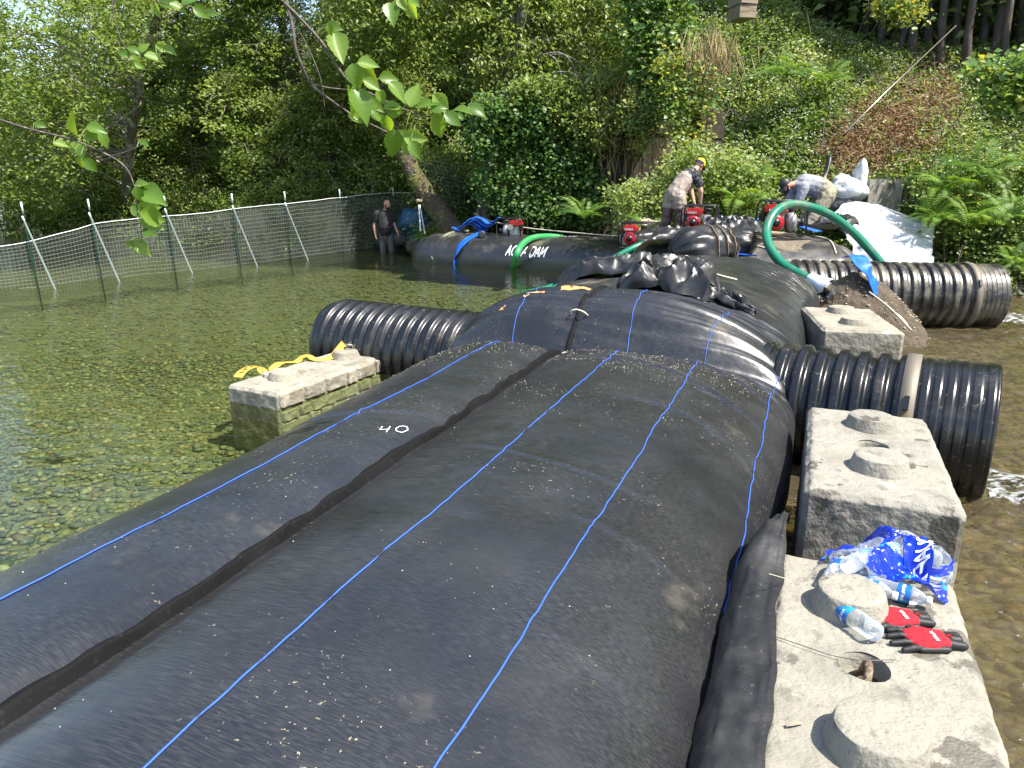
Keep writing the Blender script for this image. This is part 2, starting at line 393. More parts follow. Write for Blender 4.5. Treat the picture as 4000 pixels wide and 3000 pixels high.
mb.f = [(i * ny + j, (i + 1) * ny + j, (i + 1) * ny + j + 1, i * ny + j + 1) for i in range(len(gx) - 1) for j in range(ny - 1)]
m_ground, nt, N, L, b_ = nodes_of('riverbed_and_bank')
vo = N.new('ShaderNodeTexVoronoi'); vo.inputs['Scale'].default_value = 13; tcn = N.new('ShaderNodeTexCoord')
mpn = N.new('ShaderNodeMapping'); mpn.inputs['Scale'].default_value = (1, 1.5, .3); L.new(tcn.outputs['Object'], mpn.inputs[0]); L.new(mpn.outputs[0], vo.inputs['Vector'])
sep = N.new('ShaderNodeSeparateColor'); L.new(vo.outputs['Color'], sep.inputs[0])
crg = N.new('ShaderNodeValToRGB'); L.new(sep.outputs[0], crg.inputs[0])
PEB = [(.07, .075, .04), (.11, .115, .06), (.16, .145, .07), (.12, .13, .10), (.22, .195, .11), (.10, .08, .045)]
while len(crg.color_ramp.elements) < len(PEB): crg.color_ramp.elements.new(.5)
for i, c in enumerate(PEB): crg.color_ramp.elements[i].position = i / (len(PEB) - 1); crg.color_ramp.elements[i].color = col4(c)
geo = N.new('ShaderNodeNewGeometry'); sx = N.new('ShaderNodeSeparateXYZ'); L.new(geo.outputs['Position'], sx.inputs[0])
mrg = N.new('ShaderNodeMapRange'); mrg.inputs['From Min'].default_value = -.05; mrg.inputs['From Max'].default_value = .12; L.new(sx.outputs['Z'], mrg.inputs['Value'])
so, _ = layer(nt, (.045, .034, .022), (.085, .062, .036), 2.5, .45, .65); so, _ = layer(nt, so, (.035, .05, .014), 1.1, .48, .62, off=3)
mxg = N.new('ShaderNodeMix'); mxg.data_type = 'RGBA'; L.new(mrg.outputs[0], mxg.inputs['Factor']); L.new(crg.outputs[0], mxg.inputs['A']); L.new(so, mxg.inputs['B'])
L.new(mxg.outputs['Result'], b_.inputs['Base Color']); b_.inputs['Roughness'].default_value = .9
bpn = N.new('ShaderNodeBump'); bpn.inputs['Strength'].default_value = .8; bpn.inputs['Distance'].default_value = .03; bpn.invert = True
L.new(vo.outputs['Distance'], bpn.inputs['Height']); L.new(bump(nt, 9, .6, .05, prev=bpn.outputs[0]), b_.inputs['Normal'])
ground = tag(mb.build('riverbed', m_ground), 'gravel riverbed rising into a brown soil bank', None, kind='structure')

# ------------------------------------------------------------------ water
def water_mat(name, tint, ripples, foam=None, body=None):
    m, nt, N, L, b = nodes_of(name)
    p = None
    for r in ripples: p = bump(nt, r[0], r[1], r[2], r[3], p, 3)
    tr = N.new('ShaderNodeBsdfTransparent'); tr.inputs[0].default_value = col4(tint)
    gl = N.new('ShaderNodeBsdfGlossy'); gl.inputs['Roughness'].default_value = .03; L.new(p, gl.inputs['Normal'])
    fr = N.new('ShaderNodeFresnel'); fr.inputs[0].default_value = 1.33; L.new(p, fr.inputs['Normal'])
    mx = N.new('ShaderNodeMixShader'); L.new(fr.outputs[0], mx.inputs[0])
    df = N.new('ShaderNodeBsdfDiffuse'); df.inputs[0].default_value = col4(body[0])
    mb_ = N.new('ShaderNodeMixShader'); mb_.inputs[0].default_value = body[1]
    L.new(tr.outputs[0], mb_.inputs[1]); L.new(df.outputs[0], mb_.inputs[2])
    L.new(mb_.outputs[0], mx.inputs[1]); L.new(gl.outputs[0], mx.inputs[2]); out = mx.outputs[0]
    L.new(out, N['Material Output'].inputs[0]); return m
m_water = water_mat('clear_river_water', (.75, .84, .62), [(2.4, .34, .06, (1, 1.6, 1)), (11, .14, .02, (1, 1.8, 1))], body=((.06, .075, .03), .09))
m_water2 = water_mat('rushing_brown_water', (.72, .68, .46), [(3.5, .75, .10, (1, 1.4, 1)), (13, .8, .03, (1, 1.5, 1))], body=((.15, .12, .07), .35))
U2 = Vector((math.sin(DAM_ANG), math.cos(DAM_ANG))); T2 = Vector((math.cos(DAM_ANG), -math.sin(DAM_ANG)))
def W(s, t, z=0.): return Vector((U2.x * s + T2.x * t, U2.y * s + T2.y * t, z))
LOW = -.26
def flat_sheet(name, outline, z, m, label):
    bm = bmesh.new(); bm.faces.new([bm.verts.new((p[0], p[1], z)) for p in outline]); bm.normal_update()
    if bm.faces[:][0].normal.z < 0: bmesh.ops.reverse_faces(bm, faces=bm.faces[:])
    bmesh.ops.triangulate(bm, faces=bm.faces[:])
    me = bpy.data.meshes.new(name); bm.to_mesh(me); bm.free(); me.materials.append(m)
    return tag(link(bpy.data.objects.new(name, me)), label, kind='structure')
flat_sheet('pond_water', [W(-7, -1.6), W(10.5, -1.6), (4.4, 13.4), (6.5, 14.6), (7, 19), (0, 24), (-8, 40), (-40, 80), (-60, 80), (-60, -6)], 0., m_water,
           'still clear green water held back by the black dam')
# downstream water has real waves
def wave(x, y):
    out = 0.
    for cx, cy_, a in ((4.1, 4.75, .05), (8.6, 11.0, .05)):
        d = math.hypot((x - cx) * .8, y - cy_); out += a * math.exp(-d * d / 1.1) * (1 + nz(x * 6, y * 6))
    return LOW + .045 * fract(x * 2.0, y * 2.8, 3) + .020 * nz(x * 5.5, y * 7.5, 1) + .008 * nz(x * 13, y * 17, 4) + out
mb = MB()
def dwn(u, v):
    y = -2 + 18 * u; x0 = float(np.interp(y, [-4, 0, 9, 13, 16], [-1.5, -.7, 2.6, 4.6, 6.3])); x = x0 + (20 - x0) * v ** 2.0
    return (x, y, wave(x, y))
mb.grid(380, 260, dwn); mb.f = [tuple(reversed(q)) for q in mb.f]
tag(mb.build('stream_water', m_water2), 'shallow brown water rippling past the concrete blocks', kind='structure')
# white water at the culvert mouths
m_foam, nt, N, L, b_ = nodes_of('white_water')
b_.inputs['Base Color'].default_value = (.5, .53, .54, 1); b_.inputs['Roughness'].default_value = .25
L.new(bump(nt, 30, .8, .02), b_.inputs['Normal'])
trf = N.new('ShaderNodeBsdfTransparent'); trf.inputs[0].default_value = (.9, .93, .9, 1); mxf = N.new('ShaderNodeMixShader')
_, ffo = layer(nt, 0, 1, 10, .42, .66, (1, 2.2, 1), 8)
L.new(ffo, mxf.inputs[0]); L.new(trf.outputs[0], mxf.inputs[1]); L.new(b_.outputs[0], mxf.inputs[2]); L.new(mxf.outputs[0], N['Material Output'].inputs[0])
def foam(start, d, length, w0, w1, z0, label):
    d = Vector(d).normalized(); side = Vector((d.y, -d.x, 0)); s0 = Vector(start); mb = MB()
    def fn(u, v):
        p = s0 + d * (length * u) + side * ((v - .5) * (w0 + (w1 - w0) * u) * (1 + .25 * nz(u * 4, v * 3, z0)))
        drop = max(0., 1 - u * 3.2)
        z = LOW + (z0 - LOW) * drop ** .6 + .035 + .05 * fract(p.x * 3.5, p.y * 3.5, 2) * (1 - .5 * u) + .05 * math.exp(-((u - .3) / .15) ** 2) - .05 * max(0, u - .6) * 2.5
        z -= .07 * (2 * abs(v - .5)) ** 4
        return (p.x, p.y, z)
    mb.grid(60, 30, fn)
    o = mb.build('white_water', m_foam); return tag(o, label, 'water', kind='stuff')

# ------------------------------------------------------------------ leaf meshes
def leaf_ob(name, P, size, m, parent=None, up=None, aspect=.55, tint=None, droop=.35, dirs=None, fold=.22, spread=1.):
    """two-triangle folded leaves at points P"""
    n = len(P); P = np.asarray(P, float)
    if dirs is None:
        a = rng.uniform(0, 2 * np.pi, n); dirs = np.stack([np.cos(a), np.sin(a), rng.normal(-droop, .45, n)], 1)
    dirs = dirs / np.linalg.norm(dirs, axis=1, keepdims=True)
    if up is None: up = np.tile([0, -.25, 1.], (n, 1))
    up = up + rng.normal(0, .5 * spread, (n, 3))
    side = np.cross(dirs, up); side /= np.linalg.norm(side, axis=1, keepdims=True) + 1e-9
    nn = np.cross(side, dirs)
    s = (size * rng.uniform(.6, 1.25, n) if np.isscalar(size) else size)[:, None]
    b = P - dirs * s * .5; t = P + dirs * s * .5
    mid = P - dirs * s * .08 + nn * (s * fold)
    l = mid - side * s * aspect * .5; r = mid + side * s * aspect * .5
    V = np.stack([b, r, t, l], 1).reshape(-1, 3)
    me = bpy.data.meshes.new(name); me.vertices.add(4 * n); me.vertices.foreach_set('co', V.ravel())
    i = np.arange(n)[:, None] * 4
    F = np.concatenate([i, i + 1, i + 2, i, i + 2, i + 3], 1).reshape(-1)
    me.loops.add(6 * n); me.loops.foreach_set('vertex_index', F.astype(np.int32))
    me.polygons.add(2 * n); me.polygons.foreach_set('loop_start', (np.arange(2 * n) * 3).astype(np.int32))
    me.polygons.foreach_set('loop_total', np.full(2 * n, 3, np.int32))
    if tint is None: tint = rng.beta(2, 2, n)
    at = me.attributes.new('tint', 'FLOAT', 'FACE'); at.data.foreach_set('value', np.repeat(np.clip(tint, 0, 1), 2).astype(np.float32))
    me.update(); me.validate(); me.materials.append(m)
    o = link(bpy.data.objects.new(name, me)); return attach(o, parent)
def clusters(C, n, r, squash=.7):
    """n points round each centre"""
    C = np.asarray(C); k = len(C)
    return (C[:, None, :] + rng.normal(0, 1, (k, n, 3)) * np.array([r, r, r * squash])).reshape(-1, 3)
def nfield(P, sc, o=0.): return np.array([nz(p[0] * sc + o, p[1] * sc, p[2] * sc) for p in P])

# ------------------------------------------------------------------ stones on the bed
def stone_mesh(k):
    bm = bmesh.new(); bmesh.ops.create_icosphere(bm, subdivisions=1, radius=.5)
    for v in bm.verts:
        v.co *= 1 + .35 * nz(v.co.x * 2 + k * 7, v.co.y * 2, v.co.z * 2); v.co.z *= .42; v.co.x *= 1.25
    me = bpy.data.meshes.new('river_stone'); bm.to_mesh(me); bm.free()
    me.polygons.foreach_set('use_smooth', [True] * len(me.polygons)); return me
def ramp_mat(name, cols, rough=.7):
    m, nt, N, L, b = nodes_of(name); oi = N.new('ShaderNodeObjectInfo'); at = N.new('ShaderNodeAttribute'); at.attribute_name = 'tint'
    ad = N.new('ShaderNodeMath'); ad.operation = 'ADD'; L.new(oi.outputs['Random'], ad.inputs[0]); L.new(at.outputs['Fac'], ad.inputs[1])
    fr_ = N.new('ShaderNodeMath'); fr_.operation = 'FRACT'; L.new(ad.outputs[0], fr_.inputs[0])
    cr = N.new('ShaderNodeValToRGB'); L.new(fr_.outputs[0], cr.inputs[0])
    while len(cr.color_ramp.elements) < len(cols): cr.color_ramp.elements.new(.5)
    for i, c in enumerate(cols): cr.color_ramp.elements[i].position = i / (len(cols) - 1); cr.color_ramp.elements[i].color = col4(c)
    s, _ = layer(nt, cr.outputs[0], (.06, .065, .03), 18, .52, .75)
    L.new(s, b.inputs['Base Color']); b.inputs['Roughness'].default_value = rough; return m
m_stone = ramp_mat('river_stone', [(.05, .06, .035), (.11, .115, .065), (.22, .19, .085), (.10, .125, .11), (.33, .30, .18), (.20, .13, .055), (.07, .075, .055), (.15, .16, .10)])
stones = [stone_mesh(k) for k in range(5)]
for me in stones: me.materials.append(m_stone)
def bed_pts(n, x0, x1, y0, y1, keep):
    out = []
    while len(out) < n:
        x, y = random.uniform(x0, x1), random.uniform(y0, y1)
        if keep(x, y): out.append((x, y))
    return out
def in_pond(x, y):
    t = x * T2.x + y * T2.y
    return t < -2.75 and abs(x) < .78 * (y * math.cos(PITCH) + 1.5) * .95 and y < np.interp(x, XB, YB) - .3
near = bed_pts(290, -3.6, -1.2, 2.9, 6.6, lambda x, y: in_pond(x, y) and x * T2.x + y * T2.y > -5.2)
for i, (x, y) in enumerate(near):
    o = link(bpy.data.objects.new('river_stone', stones[i % 5])); s = random.uniform(.055, .11)
    o.scale = (s, s * random.uniform(.75, 1.1), s); o.rotation_euler = (random.uniform(-.2, .2), random.uniform(-.2, .2), random.uniform(0, 6.3))
    o.location = (x, y, float(ground_z(x, y)) + s * .14); attach(o, ground)
def stone_field(name, pts, smin, smax, label):
    V, F, tn = [], [], []
    base = [(np.array([v.co for v in me.vertices]), [tuple(p.vertices) for p in me.polygons]) for me in stones]
    n0 = 0
    for i, (x, y) in enumerate(pts):
        bv, bf = base[i % 5]; s = random.uniform(smin, smax); a = random.uniform(0, 6.3); c_, s_ = math.cos(a) * s, math.sin(a) * s
        vv = bv @ np.array([[c_, s_, 0], [-s_ * .85, c_ * .85, 0], [0, 0, s]]) + [x, y, float(ground_z(x, y)) + s * .13]
        V.append(vv); F += [tuple(q + n0 for q in f) for f in bf]; tn += [random.random()] * len(bf); n0 += len(bv)
    me = bpy.data.meshes.new(name); me.from_pydata(np.concatenate(V).tolist(), [], F); me.polygons.foreach_set('use_smooth', [True] * len(F))
    at = me.attributes.new('tint', 'FLOAT', 'FACE'); at.data.foreach_set('value', tn); me.materials.append(m_stone)
    o = link(bpy.data.objects.new(name, me)); tag(o, label, None, kind='stuff'); return attach(o, ground)
stone_field('river_gravel', bed_pts(9500, -7, 0, 2.9, 10, in_pond), .03, .075, 'olive and ochre cobbles covering the pond bed')
stone_field('distant_gravel', bed_pts(6000, -9, 2, 8, 19, in_pond), .04, .09, 'olive cobbles on the pond bed toward the fence')
stone_field('stream_gravel', bed_pts(1800, 1.5, 11, 1.5, 14.5, lambda x, y: .6 < x * T2.x + y * T2.y and x < .75 * y + 1.5 and y < np.interp(x, XB, YB) - .2), .07, .16, 'brown cobbles under the stream water')
# ------------------------------------------------------------------ stroke lettering
LET = {'A': [[(0, 0), (.4, 1), (.8, 0)], [(.15, .35), (.65, .35)]], 'Q': [[(.4, 0), (.05, .2), (0, .6), (.15, .92), (.4, 1), (.65, .92), (.8, .6), (.75, .2), (.4, 0)], [(.5, .25), (.85, -.08)]],
       'U': [[(0, 1), (0, .25), (.15, .03), (.4, 0), (.65, .03), (.8, .25), (.8, 1)]], 'D': [[(0, 0), (0, 1), (.4, 1), (.72, .8), (.8, .5), (.72, .2), (.4, 0), (0, 0)]],
       'M': [[(0, 0), (.05, 1), (.45, .25), (.85, 1), (.9, 0)]], 'P': [[(0, 0), (0, 1), (.5, 1), (.7, .85), (.7, .6), (.5, .45), (0, .45)]], 'C': [[(.75, .85), (.45, 1), (.15, .9), (0, .5), (.15, .1), (.45, 0), (.75, .15)]],
       'I': [[(.1, 0), (.1, 1)]], 'F': [[(0, 0), (0, 1), (.65, 1)], [(0, .52), (.5, .52)]], 'R': [[(0, 0), (0, 1), (.5, 1), (.7, .85), (.7, .62), (.5, .48), (0, .48)], [(.35, .48), (.72, 0)]],
       'G': [[(.75, .85), (.45, 1), (.15, .9), (0, .5), (.15, .1), (.45, 0), (.75, .12), (.75, .45), (.45, .45)]], 'O': [[(.4, 0), (.05, .2), (0, .6), (.15, .92), (.4, 1), (.65, .92), (.8, .6), (.75, .2), (.4, 0)]],
       'N': [[(0, 0), (0, 1), (.7, 0), (.7, 1)]], 'H': [[(0, 0), (0, 1)], [(.7, 0), (.7, 1)], [(0, .5), (.7, .5)]], 'J': [[(.5, 1), (.5, .2), (.3, 0), (0, .15)]], 'X': [[(0, 0), (.65, 1)], [(0, 1), (.65, 0)]],
       '4': [[(.12, 1), (.0, .45), (.62, .5)], [(.62, .95), (.45, 0)]], '0': [[(.4, 0), (.05, .2), (0, .6), (.2, .95), (.45, 1), (.7, .85), (.75, .4), (.4, 0)]], ' ': []}
WID = {'I': .2, 'M': .95, 'J': .55, ' ': .45}
def lettering(name, text, fn, h, width, m, parent, slant=0., gap=.22, lift=.004, step=.12):
    """strokes laid on a surface: fn(u, v) -> (point, normal), u/v in metres along and up the writing"""
    mb = MB(); x = 0.
    for ch in text:
        for st in LET.get(ch, []):
            P = []
            for i in range(len(st) - 1):
                (ax, ay), (bx, by) = st[i], st[i + 1]; k = max(1, int(math.hypot(bx - ax, by - ay) / step))
                P += [(ax + (bx - ax) * q / k, ay + (by - ay) * q / k) for q in range(k)]
            P.append(st[-1]); Q = [Vector(((x + a + b * slant) * h, b * h)) for a, b in P]
            V = []
            for i, q in enumerate(Q):
                d = (Q[min(i + 1, len(Q) - 1)] - Q[max(i - 1, 0)]).normalized(); sd = Vector((-d.y, d.x)) * width / 2
                for e in (q + sd, q - sd):
                    p, n = fn(e.x, e.y); V.append(Vector(p) + Vector(n) * lift)
            mb.add(V, [(2 * i, 2 * i + 1, 2 * i + 3, 2 * i + 2) for i in range(len(Q) - 1)])
        x += WID.get(ch, .8) + gap
    return mb.build(name, m, parent, smooth=False)

# ------------------------------------------------------------------ water-filled dam tubes
class Dam:
    """tube along a path; superellipse section, dz(s, t, w) shapes the top"""
    def __init__(self, path, a, b, zc, dz=None, e=.74, r0=.6, r1=.6, left=1.):
        self.left = left; self.P = spline(path, 12); self.Ls = [0.]
        for i in range(1, len(self.P)): self.Ls.append(self.Ls[-1] + (self.P[i] - self.P[i - 1]).length)
        self.L = self.Ls[-1]; self.a, self.b, self.zc, self.dz, self.e, self.r0, self.r1 = a, b, zc, dz, e, r0, r1
    def frame(self, s):
        s = min(max(s, 0), self.L); i = 0
        while i < len(self.Ls) - 2 and self.Ls[i + 1] < s: i += 1
        k = (s - self.Ls[i]) / max(1e-6, self.Ls[i + 1] - self.Ls[i]); p = self.P[i].lerp(self.P[i + 1], k)
        j0, j1 = max(0, i - 3), min(len(self.P) - 1, i + 4); d = (self.P[j1] - self.P[j0]); d.z = 0; d.normalize()
        return p, d, Vector((d.y, -d.x, 0))
    def ends(self, s):
        k = 1.
        if self.r0 and s < self.r0: k = math.sqrt(max(0, 1 - (1 - s / self.r0) ** 2.2))
        if self.r1 and s > self.L - self.r1: k = math.sqrt(max(0, 1 - (1 - (self.L - s) / self.r1) ** 2.2))
        return max(k, .03)
    def pt(self, s, th):
        p, d, sd = self.frame(s); c, sn = math.cos(th), math.sin(th); k = self.ends(s); ks = k ** .6
        a = self.a(s) if callable(self.a) else self.a
        t = a * ks * math.copysign(abs(c) ** self.e, c) * (1 if c > 0 else self.left); z = self.b * k * math.copysign(abs(sn) ** self.e, sn)
        w = max(0., sn); zz = self.zc + z + p.z
        if self.dz: zz += self.dz(s, t, w) * k
        q = p + sd * t; return Vector((q.x, q.y, zz))
    def top(self, s, t):
        a = (self.a(s) if callable(self.a) else self.a) * self.ends(s) ** .6; c = min(1, abs(t / a) / (1 if t > 0 else self.left)) ** (1 / self.e)
        return self.pt(s, math.acos(math.copysign(c, t)))
    def at(self, s, t):
        p = self.top(s, t); du = self.top(s + .03, t) - self.top(s - .03, t); dv = self.top(s, t + .03) - self.top(s, t - .03)
        n = dv.cross(du).normalized(); return p, (n if n.z > 0 else -n)
    def build(self, name, m, parent, ns, nt_, us=None):
        mb = MB(); us = us or [self.L * i / (ns - 1) for i in range(ns)]; mb.grid(len(us), nt_, lambda u, v: self.pt(us[round(u * (len(us) - 1))], 2 * math.pi * v), wrap=True)
        o = mb.build(name, m, parent); uv = o.data.uv_layers.new(name='UVMap'); per = 2 * math.pi * .75; out = []
        for i in range(len(us) - 1):
            for j in range(nt_): a, b = j / nt_ * per, (j + 1) / nt_ * per; out += [us[i], a, us[i + 1], a, us[i + 1], b, us[i], b]
        if len(out) == 2 * len(uv.data): uv.data.foreach_set('uv', out)
        return o
S0 = -4.0                                # path start of the near tube, measured along the dam
TC = -1.60
def near_dz(s_, t, w):
    s = s_ + S0; tt = t + TC; z = 0.
    z -= w * (.055 * math.exp(-((tt + 1.8) / .07) ** 2) + .035 * math.exp(-((tt + 1.8) / .3) ** 2)) * (1 if s < 5.7 else .3)
    z += w * .02 * math.exp(-((tt + 2.45) / .35) ** 2)
    if s > 4.6:
        z -= w * .17 * math.exp(-((s - 5.66) / .15) ** 2) * (1 + .3 * nz(t * 2))
        z += w * .27 * (1 - .45 * max(0, min(1, (tt + 1.3) / 1.1)) ** 1.5) * (1 / (1 + math.exp(-(s - 5.88) / .08))) * math.exp(-max(0, s - 6.45) ** 2 / .25)
        k = min(1, max(0, (s - 5.5) / .3)); q = s + .10 * math.sin(t * 1.1 + 1) + .05 * nz(t * 1.3, 3); z += w * k * (.034 * (1 - 2.6 * abs(nz(q * 5.5, t * .45, 3))) + .016 * (1 - 2.6 * abs(nz(q * 13, t * .7, 8))) + .005 * nz(q * 34, t * 1.2, 6))
    for (sa, ta, sb, tb, dep) in ((5.15, -1.45, 4.55, -.25, .022), (5.45, -1.1, 4.98, -.05, .02), (4.25, -.85, 3.75, -.1, .015), (5.5, -.7, 5.2, 0, .022), (3.3, -2.75, 3.5, -2.0, .012), (2.6, -.8, 2.35, -.1, .006), (4.75, -.6, 4.4, -.1, .014), (3.1, -1.5, 2.95, -.5, .004), (1.9, -1.2, 1.8, -.4, .004)):
        if ta - .1 < tt < tb + .15:
            q = (tt - ta) / (tb - ta); sm = sa + (sb - sa) * q * q; fade = min(1, max(0, (q + .08) * 4)) * min(1, max(0, (1.12 - q) * 5)); z -= w * dep * math.exp(-((s - sm) / .014) ** 2) * fade; z += w * dep * .9 * math.exp(-((s - sm - .035) / .03) ** 2) * fade
    z += w * .012 * fract(s * 1.1, tt * 1.3, 5) + w * .0014 * nz(tt * 1.5, s * 22, 2) + w * .004 * max(0, 1 - 4 * abs(nz(s * 1.5 + tt * .35, tt * .5, 12)))
    return z
near_dam = Dam([W(S0, TC), W(1, TC), W(7.35, TC)], lambda s: 1.50 + .13 * min(1, max(0, (s + S0 - 3.0) / 1.6)), .6, .1, near_dz, r0=.9, r1=.55, left=.92)
NE = empty('dam_tube', W(2, TC, -.45), 'long black woven water-filled dam tube with blue lines in the foreground', 'dam')
near_dam.build('tube_skin', m_fab, NE, 0, 170, list(np.linspace(0, 5, 60)[:-1]) + list(np.linspace(5, 7, 70)[:-1]) + list(np.linspace(7, near_dam.L, 330)))
def on_near(s, tt): return near_dam.at(s - S0, tt - TC)
for tl in (-2.31, -1.30, -.70, -.16):
    P = []
    for i in range(420):
        s = -.6 + 7.4 * i / 419
        jit = .012 * nz(s * 2.5, tl * 9) + .006 * nz(s * 9, tl)
        if s > 5.62: jit += .1 * (s - 5.62) * (1 if tl > -1 else -.4)
        p, n = on_near(s, tl + jit); P.append(p + n * .003)
    MB().tube(P, .0034, 5).build('blue_line', m_blue, NE)
# standing sewn seam
mb = MB()
def seam(u, v):
    s = -1.0 + 7.9 * u; k = 1 if s < 5.6 else .55
    lean = -.015 + .04 * nz(s * 1.6, 4) + .03 * nz(s * 5, 1)
    p, n = on_near(s, -1.80 + .012 * nz(s * 2) + (.10 * (s - 5.6) if s > 5.6 else 0))
    hgt = (.068 + .022 * nz(s * 6, 2)) * k; q = (v - .5) * 2
    off = (abs(q) - 1) * -hgt                      # folded ribbon: up one side and down the other
    x = lean * (1 - abs(q)) + .012 * math.copysign(abs(q) ** .7, q) + .004 * nz(s * 14, v * 3)
    e = p + Vector((T2.x, T2.y, 0)) * x; return (e.x, e.y, e.z + off - .004)
mb.grid(340, 9, seam); mb.build('seam_flap', m_flap, NE)
for sx_ in (5.66, 5.9):                      # pale cord binding at the end of the flap
    p, n = on_near(sx_, -1.80 + .1 * (sx_ - 5.6)); u3, t3 = Vector((U2.x, U2.y, 0)), Vector((T2.x, T2.y, 0))
    MB().tube(spline([p - t3 * .07 + n * .0, p - t3 * .05 + n * .06, p + n * .085 + u3 * .02, p + t3 * .06 + n * .06, p + t3 * .08], 5), .007, 6).build('cord', m_rope, NE)
# painted 40 on the left cell, orange chalk marks on the hump
lettering('painted_number', '40', lambda u, v: on_near(4.02 + v * .9 + u * .55 - .9, -2.02 + u * .75 - v * .45), .09, .0065, m_white, NE)
lettering('painted_mark', 'X', lambda u, v: on_near(5.98 + v, -2.55 + u), .07, .012, m_orange, NE)
lettering('painted_mark', 'O', lambda u, v: on_near(6.08 + v, -2.35 + u), .06, .012, m_orange, NE)
for s, t, a_, b_2 in ((6.28, -2.3, .18, .05), (6.42, -1.95, .30, .06), (6.5, -1.6, .16, .04)):
    mb = MB(); mb.grid(12, 5, lambda u, v: (lambda r: r[0] + r[1] * .004)(on_near(s + (v - .5) * b_2 + .01 * nz(u * 5), t + (u - .5) * a_))); mb.build('painted_patch', m_orange, NE)
# dried grit lying on the fabric
P, sz = [], []
for i in range(3000):
    s = random.choice([random.uniform(.9, 5.5), random.gauss(4.6, .6), random.gauss(4.9, .5), random.gauss(5.2, .25), random.gauss(5.2, .25)]); t = random.uniform(-2.9, -.2) if i % 3 else random.gauss(-1.2, .5)
    if not (.8 < s < 6.6 and -2.9 < t < -.15) or (nz(s * 1.7, t * 1.7, 8) < .05 and s < 5): continue
    p, n = on_near(s, t); P.append(p + n * .003); sz.append(random.uniform(.002, .0065) * (1.3 if s > 4 else 1))
leaf_ob('dried_grit', np.array([list(p) for p in P]), np.array(sz), leaf_mat('grit', [(.25, .2, .13), (.45, .38, .26), (.6, .55, .42)], 0, .9), NE, aspect=.8, droop=0, spread=.3)['kind'] = 'stuff'

# second tube, running on behind the hump
MID = [W(6.3, TC + .05), W(8.5, TC + .05), W(10.2, TC + .1), W(11.6, TC + .35)]
def mid_dz(s, t, w):
    z = w * (.06 * fract(s * .8, t * .7, 9) + .03 * (ridged(s * .7 + t * .3, t * 1.5 - s * .8, 5, 4) - 1.1) + .02 * (1 - 2.6 * abs(nz(s * .8 + t * .5, t * 5 - s * .6, 4))) + .03 * math.exp(-max(0, s - .4) * .8) * (1 - 2.6 * abs(nz(s * 7, t * .6, 9))))
    z += w * .06 * math.exp(-((t - .3) / .8) ** 2)
    return z + w * .012 * nz(s * 9, t * 2)
mid_dam = Dam(MID, 1.62, .66, .16, mid_dz, r0=.5, r1=.8)
ME = empty('dam_tube', W(8.8, TC, -.45), 'plain black dam tube between the seamed hump and the tied black bundle', 'dam')
mid_dam.build('tube_skin', m_fab2, ME, 300, 150)
# far tube with the painted name
FAR = [(-2.25, 18.55, 0), (-1.0, 18.0, 0), (.8, 17.15, 0), (2.2, 16.1, .03), (3.3, 14.9, .06)]
def far_dz(s, t, w):
    z = -w * .07 * math.exp(-((t + .32 - .1 * s / 5) / .05) ** 2) * min(1, max(0, s - 2)) + w * .03 * fract(s * 1.1, t, 4)
    return z + .025 * math.exp(-((s - .9) / .8) ** 2) * nz(s * 12, t * 3) * 2
far_dam = Dam([Vector(p) for p in FAR], 1.05, .56, .08, far_dz, r0=.8, r1=.5)
FE = empty('dam_tube', (.5, 17.3, -.45), 'far black dam tube lettered in white with hoses over it', 'dam')
far_dam.build('tube_skin', m_fab3, FE, 150, 90)
# front face is on the camera side (t > 0 is to the right of the path, which runs away to the right)
def face_of(dam, s, th):
    p = dam.pt(s, th); n = (dam.pt(s + .03, th) - dam.pt(s - .03, th)).cross(dam.pt(s, th + .03) - dam.pt(s, th - .03)).normalized(); return p, (n if n.y < 0 else -n)
lettering('painted_name', 'AQUA DAM', lambda u, v: face_of(far_dam, 2.8 + u * .72, .22 + v * 2.0), .21, .036, m_white, FE, slant=.22, gap=.18, lift=.006)
lettering('painted_name', 'MAD', lambda u, v: far_dam.at(4.2 - u, .05 + v * .7), .16, .03, m_white, FE, slant=.2, lift=.006)
lettering('painted_number', 'N', lambda u, v: far_dam.at(4.65 + u, .12 - v), .09, .014, m_white, FE)
# right-hand tube that carries the kneeling man
RT = [(2.3, 13.9, .05), (3.4, 13.5, .08), (4.6, 13.2, .1), (6.05, 13.05, .08)]
def right_dz(s, t, w):
    z = w * .03 * fract(s * 1.2, t * 1.2, 6) + w * .02 * nz(s * 2, t * 2)
    if s > 2.6: z += .03 * math.sin(s * 16 + 1.2 * nz(t * 1.5, s)) * min(1, (s - 2.6) * 1.5) * max(w, .3)
    return z
right_dam = Dam([Vector(p) for p in RT], 1.5, .74, .14, right_dz, r0=.5, r1=.95)
m_fabmud = fabric('muddy_black_fabric', 0, base=(.02, .02, .021), dust=.46)
RE = empty('dam_tube', (4.3, 13.3, -.45), 'muddy black dam tube under the kneeling man and red pump', 'dam')
right_dam.build('tube_skin', m_fabmud, RE, 150, 90)
mudpatch = M('dried_mud', (.14, .115, .08), .95, layers=[((.20, .17, .125), 14, .5, .66)], bumps=[(30, .8, .01)])
mb = MB()
def mudfn(u, v):
    a = v * 2 * math.pi; r = u * (.55 + .25 * nz(math.cos(a) * 1.3, math.sin(a) * 1.3, 4)); p, n = right_dam.at(2.35 + r * math.cos(a) * .85, .72 + r * math.sin(a) * .75); return p + n * (.006 * (1 - u) + .0015)
mb.grid(10, 28, mudfn, wrap=True); mb.build('mud_patch', mudpatch, RE)
lettering('painted_letter', 'D', lambda u, v: right_dam.at(1.25 + v * .55, .62 + u * .85), .62, .085, m_white, RE, lift=.006)
